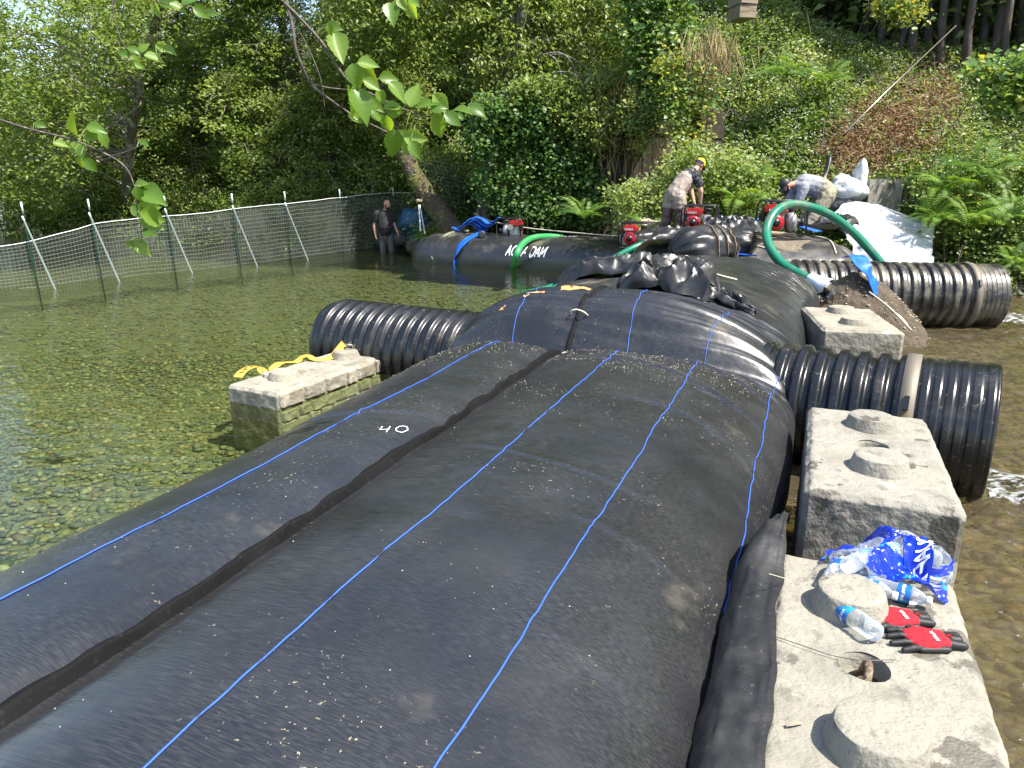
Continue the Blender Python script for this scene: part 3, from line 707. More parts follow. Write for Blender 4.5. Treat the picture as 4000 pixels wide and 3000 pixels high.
# thin pale cords tied across the right-hand tube
for pts in ([(1.55, .35), (1.6, .75), (1.7, 1.1)], [(1.62, .8), (2.0, 1.05), (2.35, 1.25)], [(3.1, .2), (3.2, .7), (3.15, 1.2)]):
    P = spline([Vector((a, b, 0)) for a, b in pts], 8); Q = [right_dam.at(p.x, p.y) for p in P]
    tag(MB().tube([p + n * .012 for p, n in Q], .013, 6).build('cord', m_rope, RE))

# ------------------------------------------------------------------ culvert pipes
def corr(x, x0, x1, pitch, r, h):
    q = ((x - x0) / pitch) % 1.
    return r + h * (1 if .12 < q < .55 else (q / .12 if q <= .12 else max(0, 1 - (q - .55) / .12)))
def culvert(p0, p1, r, h, pitch, m, label, band_at, bell):
    p0, p1 = Vector(p0), Vector(p1); d = (p1 - p0).normalized(); Lp = (p1 - p0).length
    root = empty('culvert_pipe', ((p0 + p1) / 2) - Vector((0, 0, r)), label, 'pipe')
    mat4 = Matrix.Translation(p0) @ d.to_track_quat('Z', 'Y').to_matrix().to_4x4()
    prof = [(r - .03, .0), (r + .005, 0), (r + .012, .05), (r, .1)]; z = .12
    end = bell[0]
    while z < end: prof.append((corr(z, .1, end, pitch, r, h), z)); z += pitch / 14
    prof.append((r - .01, end))
    MB().lathe(prof, mat4, 72, cap=False).build('corrugated_wall', m, root)
    # ribbed bell end
    bp = [(r, end), (r + .035, end + .01)]; z = end + .02
    while z < Lp - .02:
        k = (z - end) / (Lp - end); bp.append((r + .028 + .007 * (1 if (k * 7) % 1 < .6 else 0) + .008 * k, z)); z += .006
    bp += [(r + .04, Lp - .015), (r + .03, Lp), (r - .01, Lp)]
    MB().lathe(bp, mat4, 72, cap=False).build('bell_end', m, root)
    MB().lathe([(r - .012, 0), (r - .03, .1), (r - .03, Lp * .5), (r - .03, Lp - .1), (r - .012, Lp)], mat4, 60, cap=False).build('lining', m_inner, root)
    bw = bell[1]; bd = MB().lathe([(r + h + .004, band_at), (r + h + .014, band_at + .004), (r + h + .014, band_at + bw), (r + h + .004, band_at + bw + .004)], mat4, 72, cap=False).build('steel_band', m_steel, root)
    for ang in (R(35), R(150)):
        c = mat4 @ Vector(((r + h + .03) * math.cos(ang), (r + h + .03) * math.sin(ang), band_at + bw / 2))
        MB().box(c, (.03, .10, .035), m=(mat4.to_3x3() @ Matrix.Rotation(ang, 3, 'Z') @ Matrix(((1, 0, 0), (0, 1, 0), (0, 0, 1))))).build('bolt', m_blacksteel, bd, smooth=False)
    return root
ZP = .2
culvert(W(6.98, -5.0, .12), W(6.0, 1.36, ZP - .02), .465, .042, .142, m_hdpe, 'clean black corrugated pipe passing under the near dam hump', 5.83, (5.87, .10))
culvert((4.3, 11.55, ZP + .02), (7.45, 11.25, ZP - .02), .46, .042, .15, m_hdpe2, 'mud-stained black corrugated pipe beside the dirt pile', 2.66, (2.68, .09))
foam(W(6.0, 1.36), (T2.x, T2.y, 0), 2.6, .6, 1.5, LOW + .06, 'white water pouring from the near pipe mouth')
foam((7.43, 11.25, 0), (1, -.25, 0), 2.4, .6, 1.3, LOW + .16, 'white water pouring from the muddy pipe mouth')

# ------------------------------------------------------------------ concrete blocks
def block(label, corner, ang, wid, ln, ztop, hgt, m, lugs, holes, rough=.010, seed=0., name='concrete_block'):
    """corner: near-left top corner; ang: heading of the long side (clockwise from +Y)"""
    f = Vector((math.sin(ang), math.cos(ang), 0)); r = Vector((math.cos(ang), -math.sin(ang), 0)); c0 = Vector((corner[0], corner[1], 0))
    root = empty(name, c0 + r * (wid / 2) + f * (ln / 2) + Vector((0, 0, ztop - hgt)), label, 'concrete block')
    bm = bmesh.new(); bmesh.ops.create_cube(bm, size=1)
    for v in bm.verts: v.co = Vector(((v.co.x + .5) * wid, (v.co.y + .5) * ln, ztop - hgt + (v.co.z + .5) * hgt))
    bmesh.ops.bevel(bm, geom=bm.edges[:], offset=.022, segments=3, affect='EDGES')
    tmp = bpy.data.meshes.new('tmp'); bm.to_mesh(tmp); bm.free(); o = link(bpy.data.objects.new('block_body', tmp))
    md = o.modifiers.new('re', 'REMESH'); md.mode = 'VOXEL'; md.voxel_size = .0125
    dg = bpy.context.evaluated_depsgraph_get(); dg.update(); me = bpy.data.meshes.new_from_object(o.evaluated_get(dg))
    bpy.data.objects.remove(o)
    VN = [v.normal.copy() for v in me.vertices]
    for v, vn in zip(me.vertices, VN):
        c = v.co.copy(); edge = min(min(c.x, wid - c.x), min(c.y, ln - c.y)) < .03 and ztop - c.z < .03
        q = c + vn * (rough * .5 * fract(c.x * 9 + seed, c.y * 9, c.z * 9) - (rough * 1.2 * max(0, nz(c.x * 14 + seed, c.y * 14, c.z * 14)) if edge else 0))
        if ztop - c.z < .012:
            for (hx, hy, hr, hd) in holes:         # cast socket: rim snapped to a circle, floor sunk
                d = math.hypot(c.x - hx, c.y - hy)
                if hr - .012 < d < hr + .009: k = hr / d; q.x = hx + (c.x - hx) * k; q.y = hy + (c.y - hy) * k
        v.co = q
    if holes:
        bm = bmesh.new(); bm.from_mesh(me)
        bmesh.ops.delete(bm, geom=[v for v in bm.verts if v.co.z > ztop - .012 and any(math.hypot(v.co.x - h[0], v.co.y - h[1]) < h[2] - .003 for h in holes)], context='VERTS')
        bm.to_mesh(me); bm.free()
    T = Matrix(((r.x, f.x, 0, c0.x), (r.y, f.y, 0, c0.y), (0, 0, 1, 0), (0, 0, 0, 1)))
    me.transform(T); me.polygons.foreach_set('use_smooth', [True] * len(me.polygons)); mesh_ob('block_body', me, m, root)
    for i, (lx, ly, lr, lh) in enumerate(lugs):
        n = 44; mb = MB(); prof = [(lr * 1.03, -.02), (lr * 1.01, .0), (lr * .93, lh * .4), (lr * .86, lh * .82), (lr * .835, lh * .96), (lr * .80, lh), (lr * .6, lh * 1.0), (lr * .4, lh * 1.0), (lr * .2, lh * 1.01), (lr * .02, lh * 1.01)]
        mb.lathe(prof, Matrix.Translation((lx, ly, ztop)), n)
        mb.v = [tuple(T @ (Vector(v) + Vector(((v[0] - lx), (v[1] - ly), .4 * lr)) * (.03 * fract(v[0] * 12 + i * 5, v[1] * 12, v[2] * 14)))) for v in mb.v]
        mb.build('lug', m, root, angle=38)
    for (hx, hy, hr, hd) in holes:
        sk = MB().lathe([(hr + .003, -.004), (hr - .001, -.008), (hr * .94, -.03), (hr * .80, -hd), (.001, -hd)], T @ Matrix.Translation((hx, hy, ztop)), 36, cap=False); sk.f = [tuple(reversed(q)) for q in sk.f]; sk.build('socket', m, root)
        pc = T @ Vector((hx, hy, ztop - hd * .8)); mb = MB()
        mb.grid(7, 20, lambda u, v: (pc.x + u * hr * .80 * math.cos(v * 6.2832), pc.y + u * hr * .80 * math.sin(v * 6.2832), pc.z + .014 * nz(u * 4, v * 9, seed)), wrap=True); mb.build('hole_dirt', m_dirt, root)
        P = [pc + r * (.012 * math.sin(a)) + f * (.055 * math.cos(a)) + Vector((0, 0, .075 * math.sin(a))) for a in [math.pi * k / 10 for k in range(11)]]
        MB().tube(P, .013, 8).build('lifting_loop', m_rustcable, root)
    return root
m_rustcable = M('rusty_cable', (.13, .085, .05), .8, layers=[((.25, .2, .14), 60, .5, .6)], bumps=[(90, 1, .01)])
BA = DAM_ANG
c1 = W(1.03, .0); b1 = block('front pale concrete block with bottle pack and gloves on it', (c1.x, c1.y), BA, .655, 1.98, .47, .75, m_conc,
      [(.265, 1.61, .135, .085), (.31, .89, .14, .085)], [(.30, 1.27, .078, .085)], seed=1)
c2 = W(3.6, .09); b2 = block('grey concrete block with two round lugs beside the clean pipe', (c2.x, c2.y), BA, .70, 1.45, .52, .85, m_conc2,
      [(.36, .42, .15, .075), (.36, 1.14, .15, .07)], [(.35, .78, .085, .12)], seed=5)
c3 = pz(3215, 1285, .56); b3 = block('distant concrete block between the two right-hand pipes', (c3.x, c3.y), R(12), .74, 1.3, .56, .9, m_conc3,
      [(.36, .35, .15, .06), (.36, 1.0, .15, .06)], [], seed=9)
cr_ = pz(1095, 1540, .155); cf = pz(1552, 1378, .155)
LA = math.atan2((cf - cr_).x, (cf - cr_).y); lw = .66; ll = (cf - cr_).length - .25
fL = Vector((math.sin(LA), math.cos(LA), 0)); rL = Vector((math.cos(LA), -math.sin(LA), 0)); c4 = cr_ - rL * lw
b4 = block('stone-faced concrete block standing in the pond under a yellow strap', (c4.x, c4.y), LA, lw - .03, ll, .155, .62, m_conc3,
      [(.30, .42, .15, .07), (.30, 1.32, .15, .07)], [], seed=13)
# cast stone facing, each stone its own piece
face0 = c4 + rL * (lw - .035); gyf = 0.
rows = [(.045, .19), (-.07, .03), (-.2, -.085), (-.32, -.215)]
for ri, (za, zb) in enumerate(rows):
    y = .02 + .0 * ri
    while y < ll - .06:
        w_ = random.choice([.16, .22, .3, .34]); w_ = min(w_, ll - .02 - y)
        if w_ < .08: break
        ang = random.random() * 9; zz0, zz1 = za + random.uniform(-.008, .008), zb + random.uniform(-.008, .008); y0 = y
        def fs(u, v):
            e = min(u, 1 - u, v, 1 - v); dep = .026 * min(1, e * 12) ** .5 + (.012 * fract(u * 3 + ang, v * 2, ang) if e > .02 else 0)
            p = face0 + fL * (y0 + u * (w_ - .014)) + rL * (dep + .004); return (p.x, p.y, -.045 + zz0 + v * (zz1 - zz0))
        mb = MB(); mb.grid(15, 11, fs); mb.f = [tuple(reversed(q)) for q in mb.f]; mb.build('facing_stone', m_conc3, b4, angle=35); y += w_

# ------------------------------------------------------------------ trees
def tree_meshes(kind, ht, n_limb, low, reach, per, lsize, lm, bark, seed, n_leaf=34, thick=1.):
    random.seed(seed); T_, Lm = MB(), MB()
    lean = (random.uniform(-.12, .12), random.uniform(-.12, .02))
    def tp(h):
        k = h / ht; return Vector((lean[0] * h + .25 * nz(h * .35, seed), lean[1] * h + .25 * nz(h * .35, seed + 9), h))
    P = [tp(ht * i / 16) for i in range(17)]; r0 = (.013 * ht + .02) * thick
    T_.tube(P, [r0 * (1 - .9 * i / 16) * (1.5 if i == 0 else 1.08 if i == 1 else 1) for i in range(17)], 10)
    C, tn = [], []
    for i in range(n_limb):
        k = low + (1 - low) * (i + random.random()) / n_limb; p0 = tp(ht * k); a = random.uniform(0, 6.283)
        ln = reach * (1.05 - .65 * k) * random.uniform(.65, 1.15); rise = random.uniform(-.05, .5)
        d = Vector((math.cos(a), math.sin(a), 0)); Q = []
        for q in range(7):
            u = q / 6; Q.append(p0 + d * (ln * u) + Vector((.18 * nz(u * 3, i, seed), .18 * nz(u * 3, i + 5, seed), ln * (rise * u - .45 * u * u))))
        Lm.tube(Q, [max(.006, .035 * (1 - k * .5) * (1 - u_ / 6.5)) for u_ in range(7)], 5)
        for j in range(per):
            u = random.uniform(.25, 1.05); q = Q[min(6, int(u * 6))]; off = Vector((random.gauss(0, .34), random.gauss(0, .34), random.gauss(-.08, .25))); c = q + off
            if j % 3 == 0: Lm.tube([q, q.lerp(c, .6) + Vector((0, 0, .05)), c], [.008, .006, .003], 4, cap=False)
            C.append(c); tn.append(.54 + .4 * nz(c.x * .9, c.y * .9, c.z * .9) + random.uniform(-.14, .14))
    C = np.array([list(c) for c in C]); PT = clusters(C, n_leaf, .17)
    tint = np.repeat(tn, n_leaf) + rng.normal(0, .13, len(PT))
    tm = T_.mesh('trunk'); tm.materials.append(bark); lmn = Lm.mesh('limbs'); lmn.materials.append(m_limb)
    o = leaf_ob('crown', PT, lsize, lm, tint=tint); cm = o.data; bpy.data.objects.remove(o)
    return tm, lmn, cm
def plant_tree(name, ms, loc, rz, sc, label, cat, group):
    r = empty(name, loc, label, cat, group); r.rotation_euler = (0, 0, rz); r.scale = (sc, sc, sc * random.uniform(.92, 1.1))
    for nm, me in zip(('trunk', 'limbs', 'crown'), ms):
        o = link(bpy.data.objects.new(nm, me)); o.parent = r
    return r
alders = [tree_meshes('alder', 11.5, 54, .07, 3.0, 14, .135, G['alder'], m_bark, 20 + k) for k in range(3)]
young = [tree_meshes('young', 6.0, 34, .04, 2.2, 10, .12, G['alder'], m_darkbark, 40 + k) for k in range(2)]
slim = [tree_meshes('slim', 13, 26, .42, 2.2, 12, .15, G['alder'], m_darkbark, 60 + k, thick=.55) for k in range(2)]
shrubs = [tree_meshes('shrub', 1.9, 26, .02, 1.5, 8, .11, G['alder'], m_darkbark, 80 + k, 30) for k in range(3)]
random.seed(5)
ALD = [(-100, 27), (120, 33), (260, 27.5), (330, 38), (520, 26), (650, 31), (760, 25.2), (900, 28), (1010, 24.6), (1120, 30), (1240, 24.0), (1400, 27), (1500, 23.6), (1640, 33), (-250, 31), (1800, 31), (430, 32), (-420, 27)]
for i, (px, D) in enumerate(ALD):
    x = (px - 2000) / FPX * D * 1.02; z = float(ground_z(x, D)) - .15
    plant_tree('alder_tree', alders[i % 3], (x, D, z), random.uniform(0, 6.3), random.uniform(.9, 1.15) if px > 560 else .6,
               'mottled grey alder trunk and leafy crown in the wood behind the net fence', 'tree', 'alders behind the net fence')
YG = [(-60, 24), (180, 26), (420, 24.8), (600, 24.2), (830, 23.6), (1080, 22.8), (1330, 22.6), (1450, 23.8), (1560, 23.6), (950, 24.8), (300, 25), (720, 25.5)]
for i, (px, D) in enumerate(YG):
    x = (px - 2000) / FPX * D * 1.02; z = max(-.05, float(ground_z(x, D))) - .1
    plant_tree('young_alder', young[i % 2], (x, D, z), random.uniform(0, 6.3), random.uniform(.75, 1.05),
               'low leafy young alder hanging over the bank behind the net fence', 'tree', 'young alders behind the net fence')
SH = [(470, 24.0), (560, 23.6), (660, 23.8), (780, 23.2), (880, 23.2), (980, 22.8), (1100, 22.4), (1200, 22.3), (1290, 22.0), (1380, 22.8), (1480, 23.0), (1600, 22.8), (1690, 22.4), (400, 25), (1760, 22.0), (1830, 21.6), (1900, 21.2)]
for i, (px, D) in enumerate(SH):
    x = (px - 2000) / FPX * D * 1.02; z = max(-.02, float(ground_z(x, D))) - .05
    plant_tree('bank_shrub', shrubs[i % 3], (x, D, z), random.uniform(0, 6.3), random.uniform(.75, 1.2),
               'dark green shrub at the water edge behind the net fence', 'shrub', 'shrubs along the shaded bank')
SL = [(3230, 25), (3300, 23.5), (3360, 22.5), (3420, 21.8), (3470, 23.2), (3520, 21.4), (3570, 22.6), (3620, 20.9), (3660, 23), (3700, 21.6), (3750, 20.6), (3790, 22.4), (3840, 20.8), (3890, 21.9), (3930, 20.5), (3975, 22), (4030, 21), (4100, 22), (3530, 25), (3740, 25.5), (3900, 25)]
for i, (px, D) in enumerate(SL):
    x = (px - 2000) / FPX * D * 1.02; z = float(ground_z(x, D)) - .2
    plant_tree('slender_tree', slim[i % 2], (x, D, z), random.uniform(0, 6.3), random.uniform(.9, 1.2),
               'slender dark-trunked tree in the grove at the top of the right bank', 'tree', 'slender trees at the top of the right bank')
# trees crowning the hill in the middle, seen as a leafy backdrop
for i, (px, D) in enumerate([(1950, 27), (2150, 25.5), (2380, 26.5), (2620, 27), (2860, 28), (3080, 27), (2260, 31), (2750, 31)]):
    x = (px - 2000) / FPX * D * 1.02; z = float(ground_z(x, D)) - .2
    plant_tree('alder_tree', alders[i % 3], (x, D, z), random.uniform(0, 6.3), random.uniform(.8, 1.0),
               'leafy alder standing above the old timber abutment', 'tree', 'alders above the timber abutment')

def pix_clusters(polys, n, d0, d1, sag=.0):
    """cluster centres inside outlines seen from the bank, at real depths"""
    out = []
    def inside(x, y, pl):
        c = False
        for (x1, y1), (x2, y2) in zip(pl, pl[1:] + pl[:1]):
            if (y1 > y) != (y2 > y) and x < (x2 - x1) * (y - y1) / (y2 - y1) + x1: c = not c
        return c
    for pl, k in polys:
        xs = [p[0] for p in pl]; ys = [p[1] for p in pl]; m_ = 0
        while m_ < int(n * k):
            x, y = random.uniform(min(xs), max(xs)), random.uniform(min(ys), max(ys))
            if inside(x, y, pl): out.append(pd(x, y, random.uniform(d0, d1))); m_ += 1
    return out
# big overhanging alder in the middle
OV = empty('overhanging_alder', (-.9, 19.9, .2), 'sunlit alder whose long boughs hang over the timber abutment', 'tree')
TRK = spline([Vector((-.9, 20.3, .1)), Vector((-.5, 19.9, 2.5)), Vector((.1, 19.2, 5)), Vector((.6, 18.4, 8)), Vector((.9, 18, 11))], 6)
MB().tube(TRK, [.24 - .2 * i / len(TRK) for i in range(len(TRK))], 10).build('trunk', m_bark, OV)
polys = [([(1280, -250), (2480, -250), (2560, 100), (2420, 330), (2050, 330), (1900, 420), (1800, 330), (1650, 230), (1420, 240), (1250, 150)], 1.0),
         ([(2000, 330), (2420, 300), (2440, 430), (2330, 560), (2200, 520), (2120, 400), (2040, 420)], .18), ([(2230, 430), (2400, 420), (2380, 570), (2300, 600)], .05)]
CC = pix_clusters(polys[:1], 1500, 18.6, 21.4) + pix_clusters(polys[1:], 1500, 17.9, 18.6)
CC = [c for c in CC if not (abs((2000 + FPX * c.x / (c.y * .96)) - 1740) < 130 and c.z > 3.2 and c.z < 5.2 and random.random() < .75)]
LB = MB()
for i, c in enumerate(CC):
    if i % 16: continue
    q = min(TRK, key=lambda p: (p - c).length + abs(p.z - c.z - .8)); mid = q.lerp(c, .5) + Vector((random.gauss(0, .3), random.gauss(0, .3), .5))
    LB.tube(spline([q, mid, c.lerp(mid, .35), c - Vector((0, 0, .1))], 5), [.02 * (1 - j / 16) + .004 for j in range(16)], 5)
    for k in range(3):
        o2 = random.choice(CC)
        if (o2 - c).length < .9: LB.tube([c, c.lerp(o2, .5) + Vector((0, 0, .06)), o2], [.007, .005, .003], 4, cap=False)
LB.build('limbs', m_limb, OV)
Cn = np.array([list(c) for c in CC]); PT = clusters(Cn, 30, .16); tn = np.repeat(.62 + .3 * nfield(Cn, 1.1), 30) + rng.normal(0, .12, len(PT))
leaf_ob('crown', PT, .125, G['alder'], OV, tint=tn, droop=.7, aspect=.5)
# long near willow-like boughs at the upper left, over the water beyond the fence
WL = empty('leaning_alder', (-11.5, 21.5, -.2), 'alder leaning far out over the pond at the left edge', 'tree')
TK2 = spline([Vector((-12.6, 24, -.2)), Vector((-11, 22, 2.5)), Vector((-9.5, 20.3, 4.6)), Vector((-8, 19, 6.4)), Vector((-7, 18.3, 8))], 6)
MB().tube(TK2, [.17 - .14 * i / len(TK2) for i in range(len(TK2))], 9).build('trunk', m_bark, WL)
CC = pix_clusters([([(-200, -120), (700, -120), (640, 150), (480, 420), (330, 640), (200, 800), (-200, 820)], 1.0)], 640, 18.5, 22.5)
LB = MB()
for i, c in enumerate(CC):
    if i % 13: continue
    q = min(TK2, key=lambda p: (p - c).length); mid = q.lerp(c, .5) + Vector((random.gauss(0, .3), random.gauss(0, .3), .35))
    LB.tube(spline([q, mid, c], 6), [.03 * (1 - j / 13) + .005 for j in range(13)], 5)
LB.build('limbs', m_limb, WL)
Cn = np.array([list(c) for c in CC]); PT = clusters(Cn, 32, .2); tn = np.repeat(.55 + .3 * nfield(Cn, .9), 32) + rng.normal(0, .12, len(PT))
leaf_ob('crown', PT, .135, G['alder'], WL, tint=tn, droop=.4, aspect=.5)
# leaning mossy trunk beside the far tube
LT = empty('mossy_tree', (-1.55, 19.2, -.1), 'thick mossy tree trunk leaning left beside the far dam tube', 'tree')
PL = spline([pd(1790, 935, 18.7), pd(1730, 850, 18.9), pd(1640, 720, 19.2), pd(1560, 560, 19.7), pd(1500, 400, 20.2), pd(1450, 150, 20.8)], 6)
mb = MB().tube(PL, [max(.10, .31 - .2 * i / len(PL)) * (1.25 if i == 0 else 1) for i in range(len(PL))], 18)
mb.v = [tuple(Vector(v) + Vector((.05 * nz(v[0] * 3, v[1] * 3, v[2] * 3), .05 * nz(v[0] * 3 + 7, v[1] * 3, v[2] * 3), .03 * nz(v[2] * 4, v[0] * 4)))) for v in mb.v]
mb.build('trunk', m_moss, LT)
st = pd(1640, 785, 18.85); MB().tube([st + Vector((.12, .12, .0)), st, st + Vector((-.06, -.16, .02))], [.05, .045, .04], 8).build('branch_stub', m_wood, LT)
PTS = np.array([list(p + Vector((random.gauss(0, .25), random.gauss(-.1, .15), random.gauss(.1, .2)))) for p in PL for _ in range(26)])
leaf_ob('ivy', PTS, .08, G['vine'], LT)

# ------------------------------------------------------------------ old timber abutment
AB = empty('timber_abutment', (1.6, 19.2, 0), 'old dark timber bridge abutment under hanging vines', 'abutment')
for i in range(11):                      # vertical planking
    x = 1.45 + i * .24; MB().box((x, 19.1 + .02 * nz(i * 2.3), 1.6), (.215, .09, 3.5 + .15 * nz(i)), rz=.02 * nz(i * 3)).build('plank', m_timber, AB, smooth=False)
for (za, ya, x0, x1, hh) in ((3.10, 18.5, -.8, 3.5, .25), (3.39, 18.55, -.65, 3.7, .23), (3.12, 19.1, -.75, 4.1, .3)):
    MB().box(((x0 + x1) / 2, ya, za), (x1 - x0, .28, hh), rz=.03).build('beam', m_timber2, AB, smooth=False)
for i in range(10): MB().box((-.58 + i * .47, 19.5, 3.62), (.45, 2.4, .09), rz=.02 * nz(i * 2)).build('deck_board', m_timber2, AB, smooth=False)
for x, y in ((1.0, 20.1), (3.9, 19.2)): MB().tube([(x, y, -.4), (x, y, 3.1)], .17, 10).build('pile', m_timber, AB)
mb = MB().box((2.6, 20.9, 1.5), (4.4, .1, 4.4)); mb.build('back_wall', m_timber, AB, smooth=False)
def timbers(name, px0, py0, px1, py1, D, n, label, m):
    a, b = pd(px0, py0, D), pd(px1, py1, D); root = empty(name, ((a.x + b.x) / 2, D, b.z), label, 'timber'); h = (a.z - b.z) / n
    for i in range(n): MB().box(((a.x + b.x) / 2 + .05 * nz(i * 3.1), D + .35 + .06 * nz(i * 1.7), b.z + h * (i + .5)), (b.x - a.x + .1 * nz(i * 5), .75, h * .93), m=Matrix.Rotation(.16 * nz(i * 4.4 + 1), 3, 'Y') @ Matrix.Rotation(.15 + .3 * nz(i * 2.2), 3, 'Z')).build('timber', m, root, smooth=False)
    return root
timbers('timber_crib', 2735, 420, 2810, 600, 17.3, 3, 'stacked dark timbers showing through the bank behind the yellow-capped man', m_timber)
timbers('timber_stump', 2885, -40, 2945, 70, 19.6, 2, 'weathered pale timber ends at the top of the bank', m_wood)

# ------------------------------------------------------------------ bank vegetation
def bank_normal(x, y):
    e = .3; gx_ = (float(ground_z(x + e, y)) - float(ground_z(x - e, y))) / (2 * e); gy_ = (float(ground_z(x, y + e)) - float(ground_z(x, y - e))) / (2 * e)
    return Vector((-gx_, -gy_, 1)).normalized()
def bank_points(n, x0, x1, depth, off0, off1, keep=None, seed=0.):
    out = []
    while len(out) < n:
        x = random.uniform(x0, x1); y = np.interp(x, XB, YB) + random.uniform(-.35, depth)
        if keep and not keep(x, y): continue
        c = .5 + .5 * fract(x * .75 + seed, y * .75, 2); nn = bank_normal(x, y)
        out.append(Vector((x, y, float(ground_z(x, y)))) + nn * (off0 + (off1 - off0) * max(0, min(1, c)) * random.uniform(.35, 1.)))
    return out
def leaves_at(name, C, per, r, size, m, label, cat, tint0=.5, amp=.3, sc=.8, aspect=.62, kind='stuff', droop=.25, up=(0, -.7, .8), parent=None):
    Cn = np.array([list(c) for c in C]); PT = clusters(Cn, per, r, .8)
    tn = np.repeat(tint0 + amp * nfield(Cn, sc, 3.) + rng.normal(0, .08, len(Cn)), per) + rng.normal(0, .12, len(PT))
    o = leaf_ob(name, PT, size, m, parent, tint=tn, droop=droop, aspect=aspect, up=np.tile(up, (len(PT), 1)))
    if parent is None: tag(o, label, cat, kind=kind)
    return o
def not_abut(x, y): return not (-.9 < x < 3.9 and y < 20.9)
random.seed(21)
C = bank_points(6800, 2.2, 14.5, 9.5, .1, .75, not_abut)
leaves_at('bramble_thicket', C, 26, .15, .105, G['bramble'], 'dense sunlit bramble thicket covering the right bank', 'brambles', .5, .42)
C = bank_points(1700, -3.5, 3.2, 7, .1, .6, lambda x, y: y > 19.5 and not_abut(x, y))
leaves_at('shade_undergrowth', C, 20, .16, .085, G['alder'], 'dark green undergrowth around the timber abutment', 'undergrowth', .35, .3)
C = [c for c in bank_points(420, 3.5, 14, 8, .35, .85)]
leaves_at('bramble_blossom', C, 12, .09, .036, G['blossom'], 'small white bramble blossoms scattered on the right bank', 'blossom', .5, .3, aspect=.9)
# arching canes
mb = MB()
for c in bank_points(330, 2.5, 14, 8, .2, .6, not_abut):
    a = random.uniform(0, 6.28); l_ = random.uniform(.5, 1.3); d = Vector((math.cos(a), math.sin(a) - .4, 0)) * l_
    mb.tube(spline([c, c + d * .5 + Vector((0, 0, .35 * l_)), c + d - Vector((0, 0, .25 * l_))], 5), .007, 4, cap=False)
tag(mb.build('bramble_canes', m_twig), 'thin brown arching bramble canes on the right bank', 'canes', kind='stuff')
# dead brown patch of cut brambles
C = []
for (px, py) in [(3240 + 430 * u + 40 * random.gauss(0, 1), 630 - 215 * u + 75 * random.gauss(0, 1)) for u in [random.random() for _ in range(800)]]:
    h = hit(px, py, .45); C.append(h + Vector((0, -.12, .1)))
Cn = np.array([list(c) for c in C]); PT = clusters(Cn, 14, .16)
tag(leaf_ob('dead_brambles', PT, .085, G['dead'], tint=rng.beta(2, 2, len(PT)), up=np.tile((0, -.7, .8), (len(PT), 1))), 'patch of dead brown brambles on the right bank above the white sheet', 'dead plants', kind='stuff')
dr = rng.normal(0, 1, (len(C) * 2, 3)); dr[:, 2] *= .5
tag(leaf_ob('dead_stalks', clusters(Cn, 2, .2), .55, G['straw'], dirs=dr, aspect=.028, fold=.01), 'pale dry stalks tangled over the dead brambles', 'dry stalks', kind='stuff')
# straw-coloured grass hanging over the timbers
C = [pd(random.gauss(2770, 55), random.gauss(240, 50), 16.7) for _ in range(420)]
Cn = np.array([list(c) for c in C]); dr = np.stack([rng.normal(0, .25, len(C)), rng.normal(-.3, .2, len(C)), rng.normal(-1, .35, len(C))], 1)
tag(leaf_ob('dry_grass', Cn, .55, G['straw'], dirs=dr, aspect=.03, fold=.01), 'straw-coloured grass hanging over the stacked dark timbers', 'grass', kind='stuff')
C = [pd(random.uniform(2330, 2760), random.uniform(230, 640) + 40, random.uniform(17.6, 18.2)) for _ in range(420)]
Cn = np.array([list(c) for c in C]); dr = np.stack([rng.normal(0, .35, len(C)), rng.normal(-.1, .2, len(C)), rng.normal(-1, .4, len(C))], 1)
tag(leaf_ob('dry_vine_stems', Cn, .8, G['straw'], dirs=dr, aspect=.016, fold=.01), 'bare tan vine stems trailing down the abutment', 'vine stems', kind='stuff')
# draped vines with broad leaves
def vine(name, polys, n, d0, d1, size, m, label, tint0, per=14, r=.14, stems=10, hang=True):
    CC = pix_clusters(polys, n, d0, d1); c0 = CC[0]; zmin = min(c.z for c in CC)
    root = empty(name, (sum(c.x for c in CC) / len(CC), sum(c.y for c in CC) / len(CC), zmin), label, 'vine' if hang else 'bush')
    mb = MB(); zt = max(c.z for c in CC)
    for c in CC[::max(1, len(CC) // stems)]:
        e = Vector((c.x + random.gauss(0, .2), c.y + .1, zt if hang else zmin - .2)); mb.tube(spline([e, e.lerp(c, .5) + Vector((random.gauss(0, .1), -.06, 0)), c], 4), .008, 4, cap=False)
    mb.build('stems', m_twig, root)['kind'] = 'stuff'; leaves_at('foliage', CC, per, r, size, m, '', '', tint0, .3, aspect=.85, parent=root)
    return root
vine('hanging_vine', [([(2400, -100), (2700, -100), (2690, 200), (2640, 470), (2560, 420), (2480, 300), (2420, 150)], 1)], 330, 17.4, 18.2, .13, G['vine'], 'broad-leaved pale green vine hanging over the abutment corner', .55)
vine('hanging_vine', [([(2440, 380), (2560, 420), (2530, 640), (2470, 560)], 1)], 60, 17.2, 17.5, .075, G['vine'], 'small-leaved vine tail dangling below the broad-leaved vine', .65)
vine('hanging_vine', [([(2590, 200), (2740, 250), (2800, 330), (2740, 560), (2620, 560), (2570, 380)], 1)], 150, 16.6, 17.1, .10, G['vine'], 'yellowing vine trailing beside the stacked dark timbers', .68)
vine('vine_maple', [([(1870, 640), (1980, 560), (2090, 500), (2240, 560), (2330, 640), (2350, 760), (2420, 860), (2300, 890), (2050, 880), (1900, 800), (1830, 720)], 1)], 520, 17.9, 18.9, .105, G['vine'], 'green lobed-leaf bush under the timber beam', .42, per=16, r=.16, hang=False)
